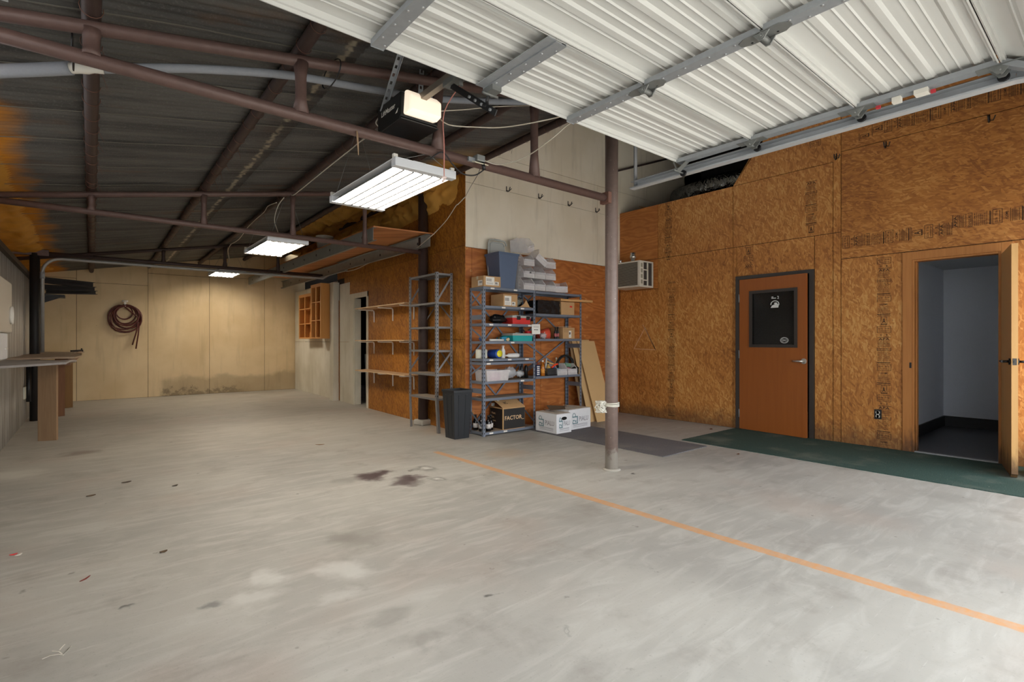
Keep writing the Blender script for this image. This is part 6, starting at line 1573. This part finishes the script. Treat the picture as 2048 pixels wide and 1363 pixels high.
for (xa, xb) in ((Xf+0.09, Xf+0.105), (Xf+0.20, Xf+0.225)): m.box(xa, Ya+0.002, Z0+fr_, xb, Ya+0.018, Z1-0.02)
for z in (Z0+0.10, Z0+0.26): m.box(Xf+0.09, Ya+0.002, z, Xf+0.21, Ya+0.018, z+0.018)
casing = part(m, 'casing', OW, t, bevel=0.003)
m = MB().box(Xf+0.03, Ya+0.02, Z0+fr_, 6.82, Yb_-0.03, Z1-0.02); part(m, 'condenser', plain('dark condenser', rgb(66,60,56), 0.6, var=0.3, scale=60), t)
m = MB()
for i in range(20): z = Z0+0.04+i*0.018; m.box(Xf+0.004, Ya+0.04, z, Xf+0.03, Yb_-0.02, z+0.008)
part(m, 'grille', plain('louvre grey', rgb(150,144,130), 0.5), t, kind=None)
m = MB()
for i in range(4): m.box(Xf+0.03, Ya-0.001, Z0+0.05+i*0.085, Xf+0.075, Ya+0.0, Z0+0.05+i*0.085+0.06)
part(m, 'vent', plain('vent beige', rgb(150,146,128), 0.6), casing)
solo(MB().lathe([(0.03, 0), (0.03, 0.05), (0.045, 0.055), (0.045, 0.10), (0.036, 0.105), (0.04, 0.14)], (6.56, 5.0, Z1), 18), 'vent_cap', plain('bright tin', rgb(206,204,200), 0.25, 0.8), 'short shiny tin flue standing on top of the air conditioner', 'flue')
solo(MB().lathe([(0.02, 0), (0.03, 0.01), (0.012, 0.03), (0.03, 0.045), (0.0, 0.05)], (6.53, 5.22, Z1), 14).tube([(6.53, 5.16, Z1+0.02), (6.53, 5.28, Z1+0.02)], 0.008, 6) if False else MB().lathe([(0.02, 0), (0.03, 0.01), (0.012, 0.03), (0.03, 0.045), (0.005, 0.05)], (6.53, 5.22, Z1), 14), 'valve', plain('bright tin', rgb(206,204,200), 0.25, 0.8), 'little silver valve on the air conditioner behind the round column', 'valve')

# outlet on the right wall, strike plate
q = at(1756, 828, X=RX)
t = thing('wall_outlet', 'white duplex outlet in a black box on the right wall beside the closet door', 'outlet', tuple(q))
part(MB().box(RX-0.004, q.y-0.035, q.z-0.055, RX-0.0005, q.y+0.035, q.z+0.055), 'box', BLACKP, t)
part(MB().lathe([(0.019, -0.012), (0.019, 0.0)], (RX-0.001, q.y, q.z+0.022), 14, 'X').lathe([(0.019, -0.012), (0.019, 0.0)], (RX-0.001, q.y, q.z-0.022), 14, 'X').box(RX-0.013, q.y-0.012, q.z-0.04, RX-0.003, q.y+0.012, q.z+0.04), 'receptacle', WHITE, t)
q = at(1824, 730, X=RX-0.01); solo(MB().box(RX-0.0225, D2b+0.003, q.z-0.03, RX-0.0195, D2b+0.022, q.z+0.03), 'strike_plate', BLACKP, 'small dark strike plate on the pine door trim of the closet', 'plate')
# rope tied round the column
rp = at(1210, 810, Y=3.11); zr = CAM_H + (681.5-808)/1024*4.79
RPM = plain('white rope', rgb(206,202,190), 0.8, var=0.12, scale=60)
t = thing('rope_tie', 'white rope wound round the lone column with a bunched knot', 'rope', (cx, cy, zr-0.05))
m = MB()
for k in range(3): m.tube([(cx+0.067*math.cos(a*PI/12), cy+0.067*math.sin(a*PI/12), zr-0.01+0.012*k+0.004*math.sin(a*PI/12+k)) for a in range(24)], 0.0065, 6, closed=True)
part(m, 'wrap', RPM, t)
m = MB(); kc = Vector((cx-0.085, cy+0.0, zr+0.0)) + Vector((VY, -VX, 0))*(-0.0); lft = Vector((-VY, VX, 0)); kc = Vector((cx, cy, zr)) + lft*0.10 - Vector((VX, VY, 0))*0.02
kp = []
for k in range(120):
    a = k*0.62; kp.append(kc + Vector((0.036*math.sin(a*1.3+1)+0.012*math.sin(k*.37), 0.036*math.cos(a*1.7), 0.05*math.sin(a*0.83)-0.02)))
m.tube(kp, 0.0075, 6); part(m, 'knot', RPM, t)

# broom head at the right edge
q = at(2046, 905, Z=0.15)
t = thing('broom', 'blue-bristled push broom head lying behind the open closet door at the right edge', 'broom', (6.45, 0.55, 0.007))
b0 = at(2046, 925, X=6.5)
m = MB().box(6.30, 0.28, 0.13, 6.62, 0.58, 0.16); part(m, 'broom_block', WHITE, t, bevel=0.004)
m = MB()
for i in range(30):
    x = 6.31+i*0.0105
    for j in range(4): m.tube([(x, 0.56-0.03*j, 0.13), (x+0.004*math.sin(i), 0.57-0.03*j, 0.012)], 0.003, 4)
part(m, 'bristles', plain('blue grey bristle', rgb(96,106,136), 0.6), t, kind='stuff')

# ------------------------------------------------------------ printed mill stamps on the right wall
def stamps(mb, y0, z0, length, width, ang, seed, upside=False, faint=False):
    # blocks of print laid along a direction; ang 0 = reading upright, stacked downwards from (y0, z0); 90 = turned, running towards -Y
    rnd = random.Random(seed); X = RX-0.0012
    right = Vector((0, -1, 0)); up = Vector((0, 0, 1))
    if ang == 0: ux, uy, adv = (right, up, -up) if not upside else (-right, -up, -up)
    else: ux, uy, adv = up, -right, right        # reading bottom-to-top, strip runs to the right
    o = Vector((X, y0, z0)); s = 0.0; i = rnd.randint(0, 3)
    def R_(a0, b0, a1, b1):   # a across (0..width), b along (distance)
        if abs(b1-b0) < 0.006: b1 = b0+(b1-b0)*1.5
        if abs(a1-a0) < 0.004: a1 = a0+(a1-a0)*1.6
        if ang == 0:
            pa = o + right*a0 - up*b0; mb.box(X, pa.y, pa.z, X-0.0008, pa.y-(a1-a0), pa.z-(b1-b0))
        else:
            pa = o + up*a0 + right*b0; mb.box(X, pa.y, pa.z, X-0.0008, pa.y-(b1-b0), pa.z+(a1-a0))
    def T_(txt, b, h, w_, a0):
        if ang == 0:
            if not upside: p = o + right*a0 - up*(b+h)
            else: p = o + right*(a0+w_) - up*b
            mb.text(txt, p, ux, uy, h, w_)
        else:
            p = o + up*a0 + right*(b+h); mb.text(txt, p, up, -right, h, w_)
    def frame(b0, b1, k=0.0025, a0=0.0, a1=None):
        a1 = width if a1 is None else a1
        R_(a0, b0, a1, b0+k); R_(a0, b1-k, a1, b1); R_(a0, b0, a0+k, b1); R_(a1-k, b0, a1, b1)
    seq = ['A', 'box', 'small', 'APA', 'lines', 'box2', 'dense', 'bar', 'box', 'pill', 'lines', 'bar']
    while s < length-0.03:
        kind = seq[i % len(seq)]; i += 1; w = width
        if kind == 'A':
            R_(0.0, s, w, s+.003); frame(s+0.012, s+0.10, 0.0025, w*.28, w*.72); T_('A', s+0.028, 0.056, w*.26, w*.37); R_(w*.28, s+0.09, w*.72, s+.094); s += 0.118
        elif kind == 'box':
            frame(s, s+0.07); T_('32/16', s+0.016, 0.02, w*.34, w*.08); T_('7/16', s+0.016, 0.02, w*.34, w*.55); R_(w*.1, s+.05, w*.9, s+.0525); s += 0.082
        elif kind == 'box2':
            T_('EXPOSURE 1', s+0.006, 0.02, w*.86, w*.07); R_(0, s+.032, w, s+.035); R_(0, s, .0025, s+.035); R_(w-.0025, s, w, s+.035); s += 0.045
        elif kind == 'small': T_('0', s+0.004, 0.02, 0.014, w*.25); T_('8', s+0.004, 0.02, 0.014, w*.65); R_(w*.6, s+.028, w*.85, s+.03); s += 0.038
        elif kind == 'APA': R_(w*.1, s, w, s+.0035); T_('APA', s+0.01, 0.026, w*.78, w*.12); R_(0, s+.042, w, s+.044); s += 0.052
        elif kind == 'lines':
            for k in range(4): R_(w*.04, s+0.004+.01*k, w*rnd.uniform(.8, .98), s+0.0062+.01*k)
            T_('RATED SHEATHING', s+0.046, 0.011, w*.9, w*.05); s += 0.066
        elif kind == 'dense':
            for k in range(7):
                T_(rnd.choice(('STRENGTH AXIS THIS WAY', 'PS 2-04 SHEATHING', 'SIZED FOR SPACING', 'HUD-UM-40', 'MILL 421 TECO')), s+.004+.015*k, 0.009, w*rnd.uniform(.7, .95), w*.03)
            s += 0.115
        elif kind == 'bar': R_(0, s+.004, w*.96, s+.0085); R_(w*.05, s+.014, w*.9, s+.016); s += 0.026
        elif kind == 'pill': T_('(QSM)', s+0.01, 0.024, w*.55, w*.22); R_(w*.03, s+.046, w*.97, s+.048); s += 0.055
mb = MB()
def zt2(px, py): q = at(px, py, X=RX); return q.y, q.z
y_, z_ = zt2(1754, 516); y2_, z2_ = zt2(1756, 888); wv = y_-zt2(1782, 516)[0]
stamps(mb, y_, z_, z_-0.03, wv, 0, 1)
y_, z_ = zt2(1336, 563); wv = y_-zt2(1350, 563)[0]; stamps(mb, y_, z_-0.1, z_-0.12, wv, 0, 4, True)
mb.text('32/16', (RX-.0012, y_, z_-0.03), (0,-1,0), (0,0,1), 0.03, wv)
y_, z_ = zt2(1330, 402); stamps(mb, y_, TOPL-0.02, TOPL-0.04-zs1, wv, 0, 2, True)
y_, z_ = zt2(1611, 365); wv = y_-zt2(1634, 365)[0]; stamps(mb, y_, z_, z_-zt2(1611, 468)[1], wv, 0, 0)
y_, z_ = zt2(1488, 495); wv = (y_-zt2(1506, 495)[0]); stamps(mb, y_, z_, 0.30, wv, 0, 6)
y_, z_ = zt2(1685, 497); y2_ = zt2(1900, 440)[0]; stamps(mb, y_, z_, y_-y2_, 0.14, 90, 3)
y_, z_ = zt2(1905, 458); stamps(mb, y_, z_, 1.0, 0.14, 90, 0)
y_, z_ = zt2(1744, 272); y2_ = zt2(1895, 240)[0]; stamps(mb, y_, z_, y_-y2_, 0.13, 90, 6)
y_, z_ = zt2(1902, 226); stamps(mb, y_, z_, 1.0, 0.13, 90, 0)
y_, z_ = zt2(1718, 279); stamps(mb, y_, z_-0.02, 0.05, 0.09, 90, 6)
y_, z_ = zt2(1620, 265); stamps(mb, y_, z_, 0.17, 0.12, 0, 6)
part(mb, 'mill_stamp', INK, wall_right, label='faded dark mill stamps printed on the boards')
# chalk triangle
mb = MB(); A_, B_, C_ = at(1290, 655, X=RX), at(1268, 697, X=RX), at(1311, 699, X=RX)
for a, b in ((A_, B_), (A_, C_), (B_, C_), (A_+Vector((0,.04,.05)), C_)): mb.bar(a+Vector((-.001,0,0)), b+Vector((-.001,0,0)), 0.014, 0.0012, up=(1,0,0))
part(mb, 'chalk_mark', plain('chalk', rgb(206,160,120), 0.9), wall_right)

# ------------------------------------------------------------ bits lying on the floor
def leaf(label, px, py, L_, W_, col, a, cat='leaf', name='dry_leaf'):
    q = at(px, py, Z=0); n_ = 10; P = []
    for i in range(n_*2):
        t = i/(n_*2)*2*PI; r = 1+0.25*noise.noise(Vector((px, t*2, 0))); P.append((q.x+math.cos(t)*L_*r*math.cos(a)-math.sin(t)*W_*r*math.sin(a), q.y+math.cos(t)*L_*r*math.sin(a)+math.sin(t)*W_*r*math.cos(a), 0.0005+0.004*abs(math.cos(t))))
    solo(MB().prism(P, (0, 0, 0.002)), name, plain('debris %d%d%d' % tuple(int(c*255) for c in col[:3]), col, 0.8), label, cat)
BRN = rgb(110,72,48)
leaf('brown dry leaf in front of the green runner corner by the brown door', 1422, 858, 0.045, 0.02, BRN, 0.4)
leaf('small brown leaf just off the near edge of the green runner', 1476, 908, 0.03, 0.012, BRN, 0.2)
leaf('small dark crumb of dirt left of centre on the front floor', 327, 1103, 0.02, 0.014, rgb(80,60,36), 0.3, 'debris', 'dirt_crumb')
leaf('thin reddish splinter lying on the left front floor', 170, 1158, 0.035, 0.005, rgb(120,50,40), 0.9, 'splinter', 'wood_splinter')
leaf('little red candy wrapper at the far left of the floor', 27, 1109, 0.018, 0.010, rgb(206,70,70), 0.2, 'wrapper', 'paper_wrapper')
leaf('little white paper shred beside the red wrapper', 37, 1110, 0.02, 0.008, rgb(220,216,206), 0.8, 'wrapper', 'paper_wrapper')
leaf('dark chip on the floor near the bench legs', 253, 964, 0.035, 0.02, rgb(70,58,46), 0.3, 'debris', 'dirt_crumb')
leaf('brown chip on the floor in front of the bench legs', 182, 991, 0.03, 0.018, rgb(96,76,56), 0.3, 'debris', 'dirt_crumb')
leaf('dark speck of debris right of the chips near the bench', 350, 971, 0.025, 0.015, rgb(70,60,50), 0.6, 'debris', 'dirt_crumb')
leaf('brown twig fragment below the white doorway on the floor', 640, 889, 0.05, 0.015, rgb(130,98,66), -0.5, 'twig', 'twig')
leaf('pale pebble on the green runner near the open closet door', 1977, 959, 0.022, 0.012, rgb(150,146,130), 0.2, 'pebble', 'pebble')
mb = MB()
def stroke(pts): 
    Q = [at(x, y, Z=0) for x, y in pts]
    for a, b in zip(Q, Q[1:]): mb.bar((a.x, a.y, 0.0012), (b.x, b.y, 0.0012), 0.0035, 0.001)
stroke([(84, 1318), (100, 1311), (118, 1308), (127, 1310)]); stroke([(104, 1302), (118, 1303), (126, 1309), (143, 1291)]); stroke([(119, 1300), (124, 1294), (130, 1288)]); stroke([(126, 1309), (133, 1302), (141, 1292)])
solo(mb, 'paint_scratch', WHITE, 'white scratch mark shaped like a bird on the front left floor', 'mark')
